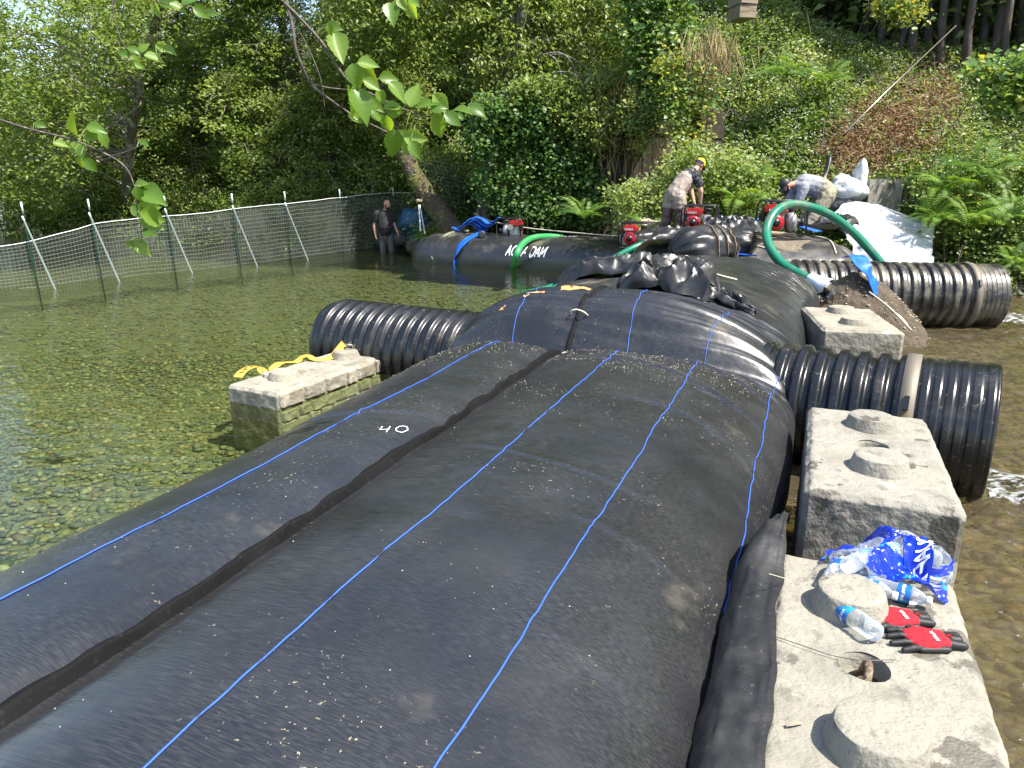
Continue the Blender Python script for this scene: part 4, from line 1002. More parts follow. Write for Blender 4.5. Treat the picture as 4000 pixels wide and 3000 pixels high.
vine('bank_bush', [([(2380, 760), (2560, 700), (2640, 600), (2760, 620), (2800, 780), (2700, 880), (2450, 890)], 1)], 300, 15.0, 16.2, .085, G['bramble'], 'sunlit bush just behind the man in the yellow cap', .6, per=18, hang=False)
vine('bank_bush', [([(2680, 560), (2900, 600), (3000, 760), (2920, 860), (2740, 850)], 1)], 240, 14.9, 16.0, .085, G['bramble'], 'sunlit leafy bush between the two working men', .6, per=18, hang=False)
vine('bank_bush', [([(3560, 720), (4100, 600), (4100, 1080), (3860, 1090), (3740, 980), (3660, 860)], 1)], 560, 13.8, 15.0, .085, G['bramble'], 'shaggy green bush hanging behind the muddy pipe', .55, per=20, r=.17, hang=False)
vine('vine_maple', [([(3780, 260), (4100, 200), (4100, 430), (3900, 450)], 1)], 170, 14.2, 15.5, .13, G['vine'], 'pale maple foliage at the upper right edge', .56, per=14, hang=False)
vine('vine_maple', [([(3380, -60), (3620, -60), (3600, 90), (3420, 80)], 1)], 70, 19.5, 20.5, .15, G['vine'], 'yellow-green maple foliage in front of the slender trunks', .74, per=10, hang=False)

# ferns: every frond a part
def frond_mesh(k):
    P, Dd, Sz = [], [], []; n = 26
    for i in range(n):
        u = (i + 1) / n; x = .85 * u; z = .55 * u * (1.5 - 1.35 * u); ln = .24 * math.sin(math.pi * (.12 + .86 * u)) ** .8 * (1 - .3 * u)
        for sd in (-1, 1): P.append((x, sd * ln * .5, z - .05 * ln)); Dd.append((.3, sd, -.18)); Sz.append(max(.03, ln))
    o = leaf_ob('frond', np.array(P), np.array(Sz), G['fern'], dirs=np.array(Dd, float), up=np.tile((0, 0, 1.), (len(P), 1)), aspect=.17, tint=np.clip(rng.normal(.3 + .25 * k, .1, len(P)), 0, 1), fold=.02, spread=.25)
    me = o.data; bpy.data.objects.remove(o); return me
fronds = [frond_mesh(k) for k in range(3)]
def fern(p, sc, label, n=11, out=Vector((0, -.4, .2))):
    r = empty('fern', p, label, 'fern', 'ferns on the right bank'); r.scale = (sc, sc, sc); r.rotation_euler = (R(18), 0, random.uniform(-.4, .4))
    for i in range(n):
        o = link(bpy.data.objects.new('frond', fronds[random.randrange(3)])); o.parent = r; o['kind'] = 'stuff'
        o.rotation_euler = (random.gauss(0, .15), random.uniform(-.5, .25), 6.283 * i / n + random.gauss(0, .2)); s = random.uniform(.75, 1.15); o.scale = (s, s, s)
for px, py, D, sc, lb in ((2870, 800, 15.0, 1.05, 'large bright fern between the two working men'), (2520, 900, 14.9, .8, 'bright fern beside the pale boulder'), (2950, 700, 15.6, .8, 'fern above the large bright fern'),
        (3690, 750, 13.9, 1.0, 'fern on the bank right of the white sheet, upper one'), (3830, 690, 13.9, 1.1, 'fern high on the bank at the right edge'), (3780, 880, 13.2, 1.0, 'fern hanging over the muddy pipe'), (3930, 850, 13.0, 1.0, 'fern above the muddy pipe mouth'),
        (3650, 860, 13.4, .8, 'fern against the right edge of the white sheet'), (3960, 1040, 13.0, .7, 'lowest fern beside the muddy pipe mouth'), (3060, 300, 18.3, 1.1, 'fern in mid bank under the dry grass'), (3230, 330, 18.8, 1.0, 'fern in mid bank near the dead patch'), (1680, 930, 18.8, .7, 'shaded fern behind the black bag on the strap'),
        (900, 830, 23.5, 1.3, 'shaded fern behind the net fence'), (2280, 850, 17.2, .8, 'shaded fern under the green lobed-leaf bush')):
    fern(pd(px, py, D), sc, lb)

# wood that closes the view behind the bank trees
C = []
for _ in range(2600):
    x = random.uniform(-10, 26); y = float(np.interp(x, XB, YB)) + random.uniform(9, 26)
    C.append(Vector((x, y, float(ground_z(x, y)) + random.uniform(0, 5.5))))
leaves_at('distant_wood', C, 22, .6, .34, G['alder'], 'leafy wood closing the view behind the bank trees', 'wood', .45, .35, .3)

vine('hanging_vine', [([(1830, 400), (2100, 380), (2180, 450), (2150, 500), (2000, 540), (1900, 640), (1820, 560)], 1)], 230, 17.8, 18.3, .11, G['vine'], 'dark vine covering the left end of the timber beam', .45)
# label the repeats by their order along the bank, as seen from the dam
ORD = ['first', 'second', 'third', 'fourth', 'fifth', 'sixth', 'seventh', 'eighth', 'ninth', 'tenth', 'eleventh', 'twelfth', 'thirteenth', 'fourteenth', 'fifteenth', 'sixteenth', 'seventeenth', 'eighteenth', 'nineteenth', 'twentieth', 'twenty-first', 'twenty-second']
for g, ph in (('alders behind the net fence', 'grey-trunked alder from the left in the wood behind the net fence'), ('young alders behind the net fence', 'low leafy young alder from the left behind the net fence'), ('shrubs along the shaded bank', 'dark green waterside shrub from the left behind the net fence'),
              ('slender trees at the top of the right bank', 'slender dark trunk from the left in the upper right grove'), ('alders above the timber abutment', 'leafy alder from the left above the timber abutment')):
    L_ = sorted([o for o in scene.objects if o.get('group') == g], key=lambda o: math.atan2(o.location.x, o.location.y))
    for o, w_ in zip(L_, ORD): o['label'] = w_ + ' ' + ph
# ------------------------------------------------------------------ ribbons, cords, hoses
class Ribbon:
    def __init__(self, pts, width, n=8, twist=None):
        self.P = spline(pts, n); self.w = width; self.Ls = [0.]; self.S = []; up = Vector((0, 0, 1)); last = None
        for i in range(1, len(self.P)): self.Ls.append(self.Ls[-1] + (self.P[i] - self.P[i - 1]).length)
        for i in range(len(self.P)):
            d = (self.P[min(i + 1, len(self.P) - 1)] - self.P[max(i - 1, 0)]).normalized(); s = d.cross(up)
            s = s.normalized() if s.length > .15 else (last or d.orthogonal())
            if last is not None and s.dot(last) < 0: s = -s
            if last is not None: s = s.lerp(last, .45).normalized()
            last = s; self.S.append(s)
            if twist: self.S[-1] = (Matrix.Rotation(twist(self.Ls[i]), 3, d) @ s)
    def at(self, u, v):
        i = 0
        while i < len(self.Ls) - 2 and self.Ls[i + 1] < u: i += 1
        k = (u - self.Ls[i]) / max(1e-6, self.Ls[i + 1] - self.Ls[i]); p = self.P[i].lerp(self.P[i + 1], k); s = self.S[i].lerp(self.S[i + 1], k).normalized()
        d = (self.P[i + 1] - self.P[i]).normalized(); n = s.cross(d); n = n if n.z > 0 else -n
        return p + s * v, n
    def mb(self, th=.004, curl=0.):
        mb = MB(); V = []; k = 5
        for i in range(len(self.P)):
            d = (self.P[min(i + 1, len(self.P) - 1)] - self.P[max(i - 1, 0)]).normalized(); n = self.S[i].cross(d)
            for sg in (1, -1):
                for j in range(k):
                    q = (j / (k - 1) - .5) * (2 if sg > 0 else -2); V.append(self.P[i] + self.S[i] * (self.w / 2 * q) + n * (sg * th / 2 + curl * (1 - q * q)))
        m_ = 2 * k; F = [(i * m_ + j, i * m_ + (j + 1) % m_, (i + 1) * m_ + (j + 1) % m_, (i + 1) * m_ + j) for i in range(len(self.P) - 1) for j in range(m_)]
        F += [tuple(range(m_ - 1, -1, -1)), tuple((len(self.P) - 1) * m_ + j for j in range(m_))]
        return mb.add(V, F)
# yellow ratchet strap on the pond block
SP = [(928, 1474, .215), (948, 1450, .25), (985, 1432, .262), (1015, 1440, .235), (1040, 1458, .213), (1062, 1440, .25), (1092, 1418, .272), (1120, 1415, .25), (1160, 1412, .218), (1180, 1394, .255), (1205, 1390, .262), (1235, 1405, .225), (1290, 1398, .225), (1325, 1362, .29), (1360, 1324, .34), (1392, 1318, .345), (1400, 1334, .31), (1440, 1304, .36), (1500, 1268, .44), (1548, 1238, .52)]
strap = Ribbon([pz(a, b, c - .06) for a, b, c in SP], .095, 6)
SR = empty('ratchet_strap', strap.P[0], 'yellow webbing ratchet strap lying on the pond block', 'strap')
strap.mb(.004).build('webbing', m_yellow, SR)
Ltot = strap.Ls[-1]
lettering('printed_words', 'PACIFIC CARGO', lambda u, v: strap.at(min(Ltot - .05, Ltot - .72 + u), -.024 + v), .048, .010, m_black, SR, gap=.25, lift=.004)
lettering('printed_words', 'PACIFIC C', lambda u, v: strap.at(.07 + u, -.024 + v), .048, .010, m_black, SR, gap=.25, lift=.004)
rp = pz(1385, 1345, .255); rd = (pz(1440, 1304, .305) - pz(1340, 1365, .235)).normalized(); rq = rd.to_track_quat('X', 'Z').to_matrix()
rt = MB().box(rp + rq @ Vector((0, .04, 0)), (.2, .008, .04), m=rq).box(rp + rq @ Vector((0, -.04, 0)), (.2, .008, .04), m=rq).build('ratchet', m_metal, SR, smooth=False)
MB().tube([rp + rq @ Vector((.03, -.05, .015)), rp + rq @ Vector((.03, .05, .015))], .016, 10).build('spindle', m_metal, rt)
MB().tube([rp + rq @ Vector((-.1, -.05, .03)), rp + rq @ Vector((-.13, 0, .045)), rp + rq @ Vector((-.1, .05, .03))], .009, 8).build('handle', m_metal, rt)
def tangle(name, c, r, n, th, m, label, seed):
    random.seed(seed); c = Vector(c); P = [c + Vector((random.gauss(0, r), random.gauss(0, r * .7), th + abs(random.gauss(0, .014)))) for _ in range(n)]
    return tag(MB().tube(spline(P, 6), th, 6).build(name, m), label, 'cord')
tangle('cord', pz(1060, 1465, .16), .055, 13, .006, m_rope, 'tangled white cord by the strap on the pond block', 3)
# ------------------------------------------------------------------ loose black fabric between tube and front block
LF = empty('loose_fabric', W(2, -.06, -.2), 'loose black fabric tucked between the near tube and the front block', 'fabric')
mb = MB()
def lf(u, v):
    s = .2 + 3.2 * u; k = v; peak = .035 * math.exp(-((s - 2.95) / .15) ** 2)
    pts = [(-.21, -.1), (-.195, .2), (-.165, .39 + peak), (-.12, .462 + peak * 1.4), (-.06, .488 + peak), (.0, .486 + peak * .4), (.03 + .012 * nz(s * 6), .482 + peak * .2)]
    if s > 2.85: pts = [(.03 + (a - .03) * max(.25, 1 - (s - 2.85) * 1.6), b + .22 * min(.25, s - 2.85) - 3 * max(0, s - 3.2) ** 2) for a, b in pts]
    SPc = spline([Vector((a, b, 0)) for a, b in pts], 6); q = k * (len(SPc) - 1.001); i = int(q); e_ = SPc[i].lerp(SPc[i + 1], q - i)
    fold = .016 * (ridged(s * 1.6, v * 3, 4, 3) - 1.1) + .008 * nz(s * 9, v * 6, 2) + .004 * nz(s * 24, v * 4)
    return W(s + .03 * nz(v * 5, s * 2), e_.x + .02 * nz(s * 2.2, v * 3) - fold * .5, e_.y + fold * (.3 if v > .8 else 1))
mb.grid(140, 40, lf); mb.build('sheet', m_loose, LF)
mb = MB()
def lf2(u, v): s = .2 + 2.2 * u; return W(s, -.22 + .06 * v + .02 * nz(s * 3), .10 + .22 * v + .03 * math.sin(v * 9 + s * 2) )
mb.grid(60, 14, lf2); mb.build('tuck', m_crumple, LF)
MB().tube([W(2.55 + .02 * i, -.02 + .03 * i * .3, .60 - .012 * i) for i in range(8)], .0013, 4).build('loose_thread', m_rope, LF)

# ------------------------------------------------------------------ crumpled sheeting behind the hump
def crumple(name, c, axx, axy, lx, ly, hgt, m, label, seed, nx=70, ny_=60, cat='fabric', sharp=1., base=None):
    ax, ay = Vector((math.cos(axx), math.sin(axx), 0)), Vector((math.cos(axy), math.sin(axy), 0)); c = Vector(c); mb = MB()
    def fn(u, v):
        x, y = (u - .5) * 2, (v - .5) * 2; rr = max(0, 1 - (x * x * x * x + y * y * y * y) * .9)
        cr1 = 1 - 2.2 * abs(nz(x * 1.5 + seed, y * 1.5, seed)); cr2 = 1 - 2.2 * abs(nz(x * 3.4 - seed, y * 3.1, seed + 5)); cr3 = 1 - 2 * abs(nz(x * 8, y * 8, seed + 2))
        h = hgt * rr ** .6 * max(.05, .25 + .55 * cr1 + .28 * cr2 + .06 * cr3)
        p = c + ax * (lx / 2 * x * (1 + .18 * nz(y * 2, seed))) + ay * (ly / 2 * y * (1 + .2 * nz(x * 2, seed + 4)))
        p += ax * (.07 * nz(x * 3, y * 3, seed)) + ay * (.10 * nz(x * 3 + 9, y * 3, seed))
        z0 = base(p.x, p.y) if base else c.z
        return (p.x, p.y, z0 + h + .012)
    mb.grid(nx, ny_, fn); o = mb.build(name, m, angle=28); return tag(o, label, cat)
def mid_top(x, y):
    s = x * U2.x + y * U2.y; t = x * T2.x + y * T2.y; p = mid_dam.top(max(.3, min(mid_dam.L - .3, s - 6.3)), max(-1.55, min(1.55, t - TC - .05))); return p.z
crumple('crumpled_sheeting', pd(2620, 1190, 7.35), R(-28), R(62), .95, .55, .30, m_crumple, 'tall crumple of black sheeting on the second tube', 3.3, base=mid_top)
crumple('crumpled_sheeting', pd(2420, 1070, 9.0), R(-20), R(70), 1.5, .9, .24, m_crumple, 'flat fold of black sheeting at the pond side of the second tube', 8.1, base=mid_top)
crumple('crumpled_sheeting', pd(2800, 1260, 7.0), R(-40), R(50), .7, .2, .12, m_crumple, 'narrow black sheeting fold trailing right across the second tube', 5.7, base=mid_top)
crumple('crumpled_sheeting', pd(2640, 925, 12.6), R(10), R(100), 1.5, 1.0, .16, m_crumple, 'black sheeting bunched under the man in the yellow cap', 6.6)
crumple('crumpled_sheeting', pd(2860, 900, 12.8), R(-10), R(80), 1.0, .7, .24, m_crumple, 'shiny black sheeting heaped right of the tied bundle', 2.2)
crumple('crumpled_sheeting', pd(3255, 880, 13.5), R(-40), R(50), .8, .6, .2, m_crumple, 'shiny black sheeting beside the white sheet', 9.4)
# gathered edge with cord ties
for i, (px, py, z) in enumerate([(2415, 1085, .80), (2440, 1110, .84), (2422, 1140, .80), (2540, 1095, .9)]):
    tangle('cord', pd(px, py, 9.0 if i < 3 else 8.2), .05, 8, .007, m_crumple if i < 2 else m_rope, ['knotted black cord on the gathered sheeting, upper knot', 'knotted black cord on the gathered sheeting, lower knot', 'pale cord end on the gathered sheeting', 'thin pale cord by the tall black crumple'][i], i)
tag(MB().tube(spline([pd(2690, 1025, 10.2), pd(2685, 1000, 10.25), pd(2670, 1010, 10.2), pd(2680, 1040, 10.1), pd(2700, 1010, 10.2)], 8), .012, 6).build('cord', m_rope), 'pale looped cord at the foot of the tied bundle', 'cord')
tag(MB().tube(spline([Vector((p.x, p.y, mid_top(p.x, p.y) + .03)) for p in (pd(2770, 1185, 8.3), pd(2810, 1190, 8.2), pd(2870, 1192, 8.2))], 6), .01, 6).build('cord', m_rope), 'short pale cord lying on the second tube', 'cord')

# ------------------------------------------------------------------ tied black bundle, hanging bag
def bundle(name, c, axis, ln, r, label, rings, seed, flat=.85):
    axis = Vector(axis).normalized(); q = axis.to_track_quat('Z', 'Y').to_matrix().to_4x4(); c = Vector(c); root = empty(name, c - Vector((0, 0, r * flat)), label, 'bundle'); mb = MB(); m4 = Matrix.Translation(c) @ q
    def rad(u, a):
        k = abs(u * 2 - 1); env = (1 - k ** 3.2) ** .5 if k < 1 else 0
        pl = math.sin(a * 11 + 3 * nz(u * 3, a, seed)) * .10 * k ** 2 + .06 * nz(math.cos(a) * 3, math.sin(a) * 3, u * 5 + seed) + .05 * (ridged(math.cos(a) * 1.5, math.sin(a) * 1.5, u * 3 + seed, 3) - 1)
        dent = sum(-.045 * math.exp(-((u - ru) / .03) ** 2) for ru in rings); return r * max(.05, env * (1 + pl) + dent)
    def fn(u, v):
        a = v * 2 * math.pi; rr = rad(u, a); p = m4 @ Vector((rr * math.cos(a), rr * math.sin(a), (u - .5) * ln)); p.z = c.z + (p.z - c.z) * flat; return p
    mb.grid(64, 72, fn, wrap=True); mb.build('wrapping', m_crumple, root)
    for ru in rings:
        P = []
        for k in range(41):
            a = 2 * math.pi * k / 40; rr = rad(ru, a) + .012; p = m4 @ Vector((rr * math.cos(a), rr * math.sin(a), (ru - .5) * ln + .02 * nz(a, ru))); p.z = c.z + (p.z - c.z) * flat; P.append(p)
        MB().tube(P, .012, 6).build('rope', m_rustcable, root)
    return root
bundle('tied_bundle', pd(2750, 978, 11.2), (1, .35, .02), 1.1, .37, 'round bundle of black plastic bound with rope on the dam junction', (.52, .66, .8), 4., 1.)
bundle('tied_bundle', pd(2860, 950, 12.2), (1, -.3, .05), .8, .28, 'smaller crumpled end of black plastic right of the bound bundle', (), 7.)
bundle('hanging_bag', pz(1640, 985, .05) + Vector((0, 0, .16)), (.25, .1, 1), .62, .36, 'black tied bag hanging by white straps at the pond edge', (.5,), 2., 1.)
HS = empty('hanging_strap', pd(1640, 900, 18.5), 'pair of white straps hanging from the mossy trunk', 'strap')
for a, b in (((1636, 800), (1643, 905)), ((1640, 800), (1660, 915))): Ribbon([pd(a[0], a[1], 18.6), pd((a[0] + b[0]) / 2, (a[1] + b[1]) / 2, 18.55), pd(b[0], b[1], 18.5)], .035).mb(.004).build('webbing', m_whiteplas, HS)

# ------------------------------------------------------------------ hoses
def hose(name, pts, r, m, label, end=None, cat='hose', n=9, fl=None):
    P = spline([Vector(p) for p in pts], n); root = empty(name, P[-1], label, cat); MB().tube(P, r, 14).build('hose_wall', m, root)
    if end: end(root, P)
    return root
def strainer(root, P):
    d = (P[-1] - P[-5]).normalized(); q = d.to_track_quat('Z', 'Y').to_matrix().to_4x4(); m4 = Matrix.Translation(P[-1]) @ q
    MB().lathe([(.075, -.03), (.085, -.02), (.085, .05), (.075, .06)], m4, 20).build('coupling', m_metal, root)
    s = MB(); s.lathe([(.09, .06), (.095, .08), (.095, .27), (.08, .30), (.02, .31)], m4, 22); so = s.build('strainer', m_metal, root)
    for k in range(5): MB().lathe([(.0965, .085 + .04 * k), (.0985, .09 + .04 * k), (.0985, .105 + .04 * k), (.0965, .11 + .04 * k)], m4, 22, cap=False).build('strainer_slot', m_rubber, so)
    mb = MB(); mb.grid(12, 20, lambda u, v: m4 @ Vector(((.10 + .05 * u + .02 * nz(v * 9, u * 3)) * math.cos(6.2832 * v), (.10 + .05 * u) * math.sin(6.2832 * v), -.05 + .38 * u)), wrap=True)
    mb.build('plastic_wrap', m_clear, root)
hose('suction_hose', [pd(3450, 1040, 12.3), pd(3405, 985, 12.35), pd(3330, 905, 12.4), pd(3240, 838, 12.4), pd(3150, 805, 12.3), pd(3080, 800, 12.2), pd(3025, 832, 12.0), pd(2995, 895, 11.8), pd(3005, 960, 11.5), pd(3050, 1025, 11.2), pd(3110, 1065, 10.9), pd(3175, 1098, 10.6)], .072, m_hose,
     'thick green suction hose looping up in front of the kneeling man', strainer)
hose('suction_hose', [pd(2520, 955, 13.7), pd(2490, 962, 13.6), pd(2430, 992, 13.5), pd(2330, 1050, 13.4), pd(2250, 1088, 13.2), pz(2180, 1112, .0), pz(2110, 1135, -.03), pz(2030, 1148, -.08)], .06, m_hose, 'green hose sloping from the far pump down into the pond')
hose('suction_hose', [pd(2195, 928, 17.0), pd(2140, 924, 16.8), pd(2080, 930, 16.5), pd(2040, 955, 16.2), pd(2015, 1000, 15.95), pz(2003, 1048, -.02), pz(2000, 1052, -.2)], .07, m_hose2, 'bright green hose bent over the lettered far tube')
hose('suction_hose', [pd(1830, 908, 18.2), pd(1790, 908, 18.1), pd(1740, 925, 17.8), pd(1705, 965, 17.5), pd(1690, 1005, 17.3), pz(1720, 1024, .02), pz(1790, 1030, .01), pz(1850, 1034, .0)], .065, m_olive, 'muddy olive hose curling round the rounded end of the far tube')
hose('spare_hose', [pd(2860, 862, 14.6), pd(2900, 858, 14.6), pd(2935, 862, 14.5), pd(2940, 872, 14.4)], .065, m_olive, 'muddy spare hose lying behind the black sheeting, upper one')
hose('spare_hose', [pd(2870, 880, 14.2), pd(2910, 876, 14.2), pd(2945, 872, 14.2)], .065, m_olive, 'muddy spare hose lying behind the black sheeting, lower one')
def layflat(name, pts, w, label, th=.012):
    r = Ribbon([Vector(p) for p in pts], w, 8); return tag(r.mb(th, .006).build(name, m_layflat, angle=50), label, 'hose')
def fp(s, t, l=.02): p, n = far_dam.at(s, t); return p + n * l
def fq(s, th, l=.03): p = far_dam.pt(s, th); a, _, sd = far_dam.frame(s); return p + sd * (l * math.cos(th)) + Vector((0, 0, l * math.sin(th)))
layflat('layflat_hose', [pd(1880, 885, 17.9), fq(1.75, 1.5, .05), fq(1.7, 1.0), fq(1.62, .6), fq(1.55, .3), fq(1.5, .05), fq(1.48, -.25), fq(1.47, -.6)], .2, 'flat blue hose running down the far tube into the pond')
mbh = MB(); HB = empty('folded_hose', pd(1870, 905, 17.9), 'heap of folded flat blue hose on the far tube', 'hose')
random.seed(4)
for i in range(5):
    c = pd(1815 + i * 22, 895 - 6 * (i % 3), 18.0 - .08 * i); a = random.uniform(-.5, .5)
    P = [c + Vector((math.cos(a) * q * .3, math.sin(a) * q * .3, .05 + .08 * math.sin(q * 3 + i) + .03 * i)) for q in (-1, -.4, .2, .7, 1.1)]
    Ribbon(P, .2, 6).mb(.014, .01).build('fold', m_layflat, HB, angle=50)
MB().lathe([(.08, -.05), (.09, -.04), (.09, .05), (.06, .055)], Matrix.Translation(pd(1882, 917, 17.2)) @ Matrix.Rotation(R(80), 4, 'X'), 16).build('coupling', m_rubber, HB)
layflat('layflat_hose', [pd(3310, 1005, 10.9), pd(3345, 1000, 10.75), pd(3375, 1040, 10.5), pd(3405, 1090, 10.4), pd(3432, 1150, 10.3)], .24, 'short blue flat hose hanging over the dirt pile')
layflat('layflat_hose', [pd(2900, 868, 13.2), pd(2980, 858, 13.3), pd(3080, 872, 13.4), pd(3140, 888, 13.3), pd(3200, 905, 13.1)], .26, 'blue flat hose lying under the red pump by the kneeling man')
layflat('layflat_hose', [pd(2880, 992, 11.9), pd(2920, 996, 11.8), pd(2960, 1000, 11.7)], .10, 'short blue flat hose end between bundle and painted letter')
tag(MB().tube(spline([pd(1850, 832, 18.9), pd(1900, 858, 18.3), pd(2020, 885, 17.6), pd(2200, 905, 16.9), pd(2440, 922, 15.2), pd(2580, 905, 14.9)], 6), .014, 6).build('rope', m_rope), 'pale rope strung from the mossy trunk along the far tube', 'rope')
tag(MB().tube(spline([pd(2915, 918, 12.7), pd(2960, 908, 12.65), pd(3020, 912, 12.6), pd(3110, 922, 12.5)], 5), [.04 + .008 * nz(i * .8) for i in range(16)], 10).build('log', m_wood), 'weathered branch wedged under the red pump', 'log')
tag(MB().tube([pd(3735, 100, 19), pd(3460, 360, 17.6), pd(3300, 520, 16.6)], .014, 5).build('guy_cable', m_metal), 'thin pale cable slanting up the right bank to the trees', 'cable')
mp_ = [(3240, 610), (3225, 680), (3205, 740), (3190, 790)]
tag(Ribbon([pd(a, b, 14.6 + (790 - b) * .003) for a, b in mp_], .085, 8, lambda l: .9 * nz(l * 3)).mb(.01, .01).build('torn_plastic', m_crumple), 'torn strip of dark plastic hanging above the kneeling man', 'plastic')

# ------------------------------------------------------------------ white sheet, sandbags, boulders, dirt
CP = [[(3245, 850, 14.0), (3310, 790, 14.5), (3450, 808, 14.5), (3655, 872, 14.1)], [(3290, 905, 13.5), (3370, 880, 13.6), (3500, 890, 13.7), (3650, 925, 13.6)], [(3330, 965, 13.0), (3420, 955, 12.9), (3520, 965, 13.0), (3642, 985, 13.1)], [(3345, 1045, 12.4), (3430, 1050, 12.3), (3540, 1050, 12.3), (3655, 1045, 12.5)]]
CPv = [[pd(*q) for q in row] for row in CP]
def cub(p, t): return spline(p, 1)[0] if False else (lambda P, i, f: .5 * (2 * P[i] + (P[i + 1] - P[i - 1]) * f + (2 * P[i - 1] - 5 * P[i] + 4 * P[i + 1] - P[i + 2]) * f * f + (3 * P[i] - P[i - 1] - 3 * P[i + 1] + P[i + 2]) * f ** 3))([2 * p[0] - p[1]] + list(p) + [2 * p[-1] - p[-2]], 1 + min(2, int(t * 3)), t * 3 - min(2, int(t * 3)))
mb = MB()
def sheet(u, v):
    p = cub([cub(r, v) for r in CPv], u)
    k = .10 * (ridged(u * 3.6 + .6 * nz(v * 2, 3), v * 1.3, 2.2, 3) - 1.1) + .035 * nz(u * 7, v * 5, 4) + .008 * nz(u * 20 + 2 * v, v * 2, 9)
    e = min(v, 1 - v, u * 1.2); return p + Vector((.03 * nz(u * 9, v * 9), -k * min(1, e * 8 + .4), k * .6)) + Vector((.05 * nz(u * 11) if v > .97 else 0, 0, 0))
mb.grid(110, 120, sheet); tag(mb.build('plastic_sheet', m_whiteplas), 'big white plastic sheet draped on the bank behind the muddy pipe', 'sheet')
def lump(name, c, r, m, label, cat, seed, am=.18, parent=None):
    c = Vector(c); mb = MB(); mb.ball((0, 0, 0), 1, 26)
    mb.v = [tuple(c + Vector((v[0] * r[0], v[1] * r[1], v[2] * r[2])) * 1 + Vector((v[0], v[1], v[2])) * (am * min(r) * fract(v[0] * 1.7 + seed, v[1] * 1.7, v[2] * 1.7) * 1.5)) for v in mb.v]
    o = mb.build(name, m, parent); return tag(o, label, cat)
lump('sandbag', pd(3315, 745, 14.9), (.36, .28, .24), m_sack, 'fat white sandbag above the white sheet', 'sandbag', 1)
lump('sandbag', pd(3360, 700, 14.95), (.14, .14, .38), m_sack, 'narrow upright white sandbag with a pointed top', 'sandbag', 3, .25)
lump('sandbag', pd(3290, 715, 15.1), (.2, .2, .17), m_sack, 'small sandbag peeking over the fat white sandbag', 'sandbag', 6)
lump('boulder', pd(3290, 800, 14.9), (.3, .25, .22), m_sack2, 'grey boulder between the kneeling man and the white sheet', 'boulder', 4)
lump('boulder', pd(2530, 925, 15.0), (.55, .4, .38), m_rock, 'pale tan boulder behind the far red pump', 'boulder', 9)
MB_ = MB().box(pd(3420, 800, 15.2), (.75, .5, 1.0), rz=.2); tag(MB_.build('concrete_footing', m_conc2, smooth=False), 'rough concrete footing half hidden behind the white sheet', 'concrete')
lump('tarp_bundle', pd(1615, 870, 20.6), (.42, .35, .4), m_tarpblue, 'dark blue tarpaulin bundle behind the end of the net fence', 'tarpaulin', 2)
for i, (px, py, s) in enumerate([(1560, 935, .3), (1600, 905, .3), (1655, 880, .3)]): lump('sandbag', pd(px, py, 20.6), (s * 1.0, s * .6, s * .5), m_sack2, ['lowest', 'middle', 'highest'][i] + ' grey sandbag in the shaded row behind the wading man', 'sandbag', i * 2.)
# dirt pile with stones
mb = MB(); dc = Vector((5.1, 10.75, LOW))
def dirt(u, v):
    a = v * 6.2832; r = u * (1.15 + .25 * nz(math.cos(a) * 1.5, math.sin(a) * 1.5, 3)); x, y = r * math.cos(a) * .95, r * math.sin(a) * .85
    h = .92 * max(0, 1 - u ** 1.7); return (dc.x + x, dc.y + y, dc.z - .06 + h + .10 * fract(x * 3, y * 3, 1) * (1 - u * .6) + .03 * nz(x * 12, y * 12))
mb.grid(44, 90, dirt, wrap=True); DP = tag(mb.build('dirt_pile', m_dirt), 'heap of wet brown dirt and gravel beside the muddy pipe', 'dirt', kind='stuff')
V, F, n0 = [], [], 0
random.seed(8); sm = MB()
for i in range(260):
    u, v = random.random() ** .6, random.random(); p = Vector(dirt(u, v)); k = random.uniform(.015, .05)
    sm.add([p + Vector((v_.co.x * k, v_.co.y * k, v_.co.z * k * 1.6)) for v_ in stones[i % 5].vertices], [tuple(f.vertices) for f in stones[i % 5].polygons])
o = sm.build('gravel', m_rock, DP); o['kind'] = 'stuff'
for i, (a, b, lb) in enumerate((((3395, 1140, 10.0), (3560, 1290, 9.2), 'longer thin reed stalk leaning off the dirt pile'), ((3480, 1215, 9.7), (3545, 1270, 9.3), 'short thin reed stalk at the foot of the dirt pile'))):
    tag(MB().tube(spline([pd(*a), (pd(*a) + pd(*b)) / 2 + Vector((0, 0, .03)), pd(*b)], 5), .012, 5).build('reed_stalk', m_rope), lb, 'stalk')
tag(crumple('black_scrap', pd(3180, 1165, 10.0), R(-30), R(60), .5, .25, .14, m_crumple, 'scrap of black plastic at the foot of the dirt pile', 4.4))
tag(crumple('white_scrap', pz(2230, 1100, .05), R(20), R(110), .35, .16, .10, m_whiteplas, 'white plastic scrap where the green hose meets the pond', 7.7))

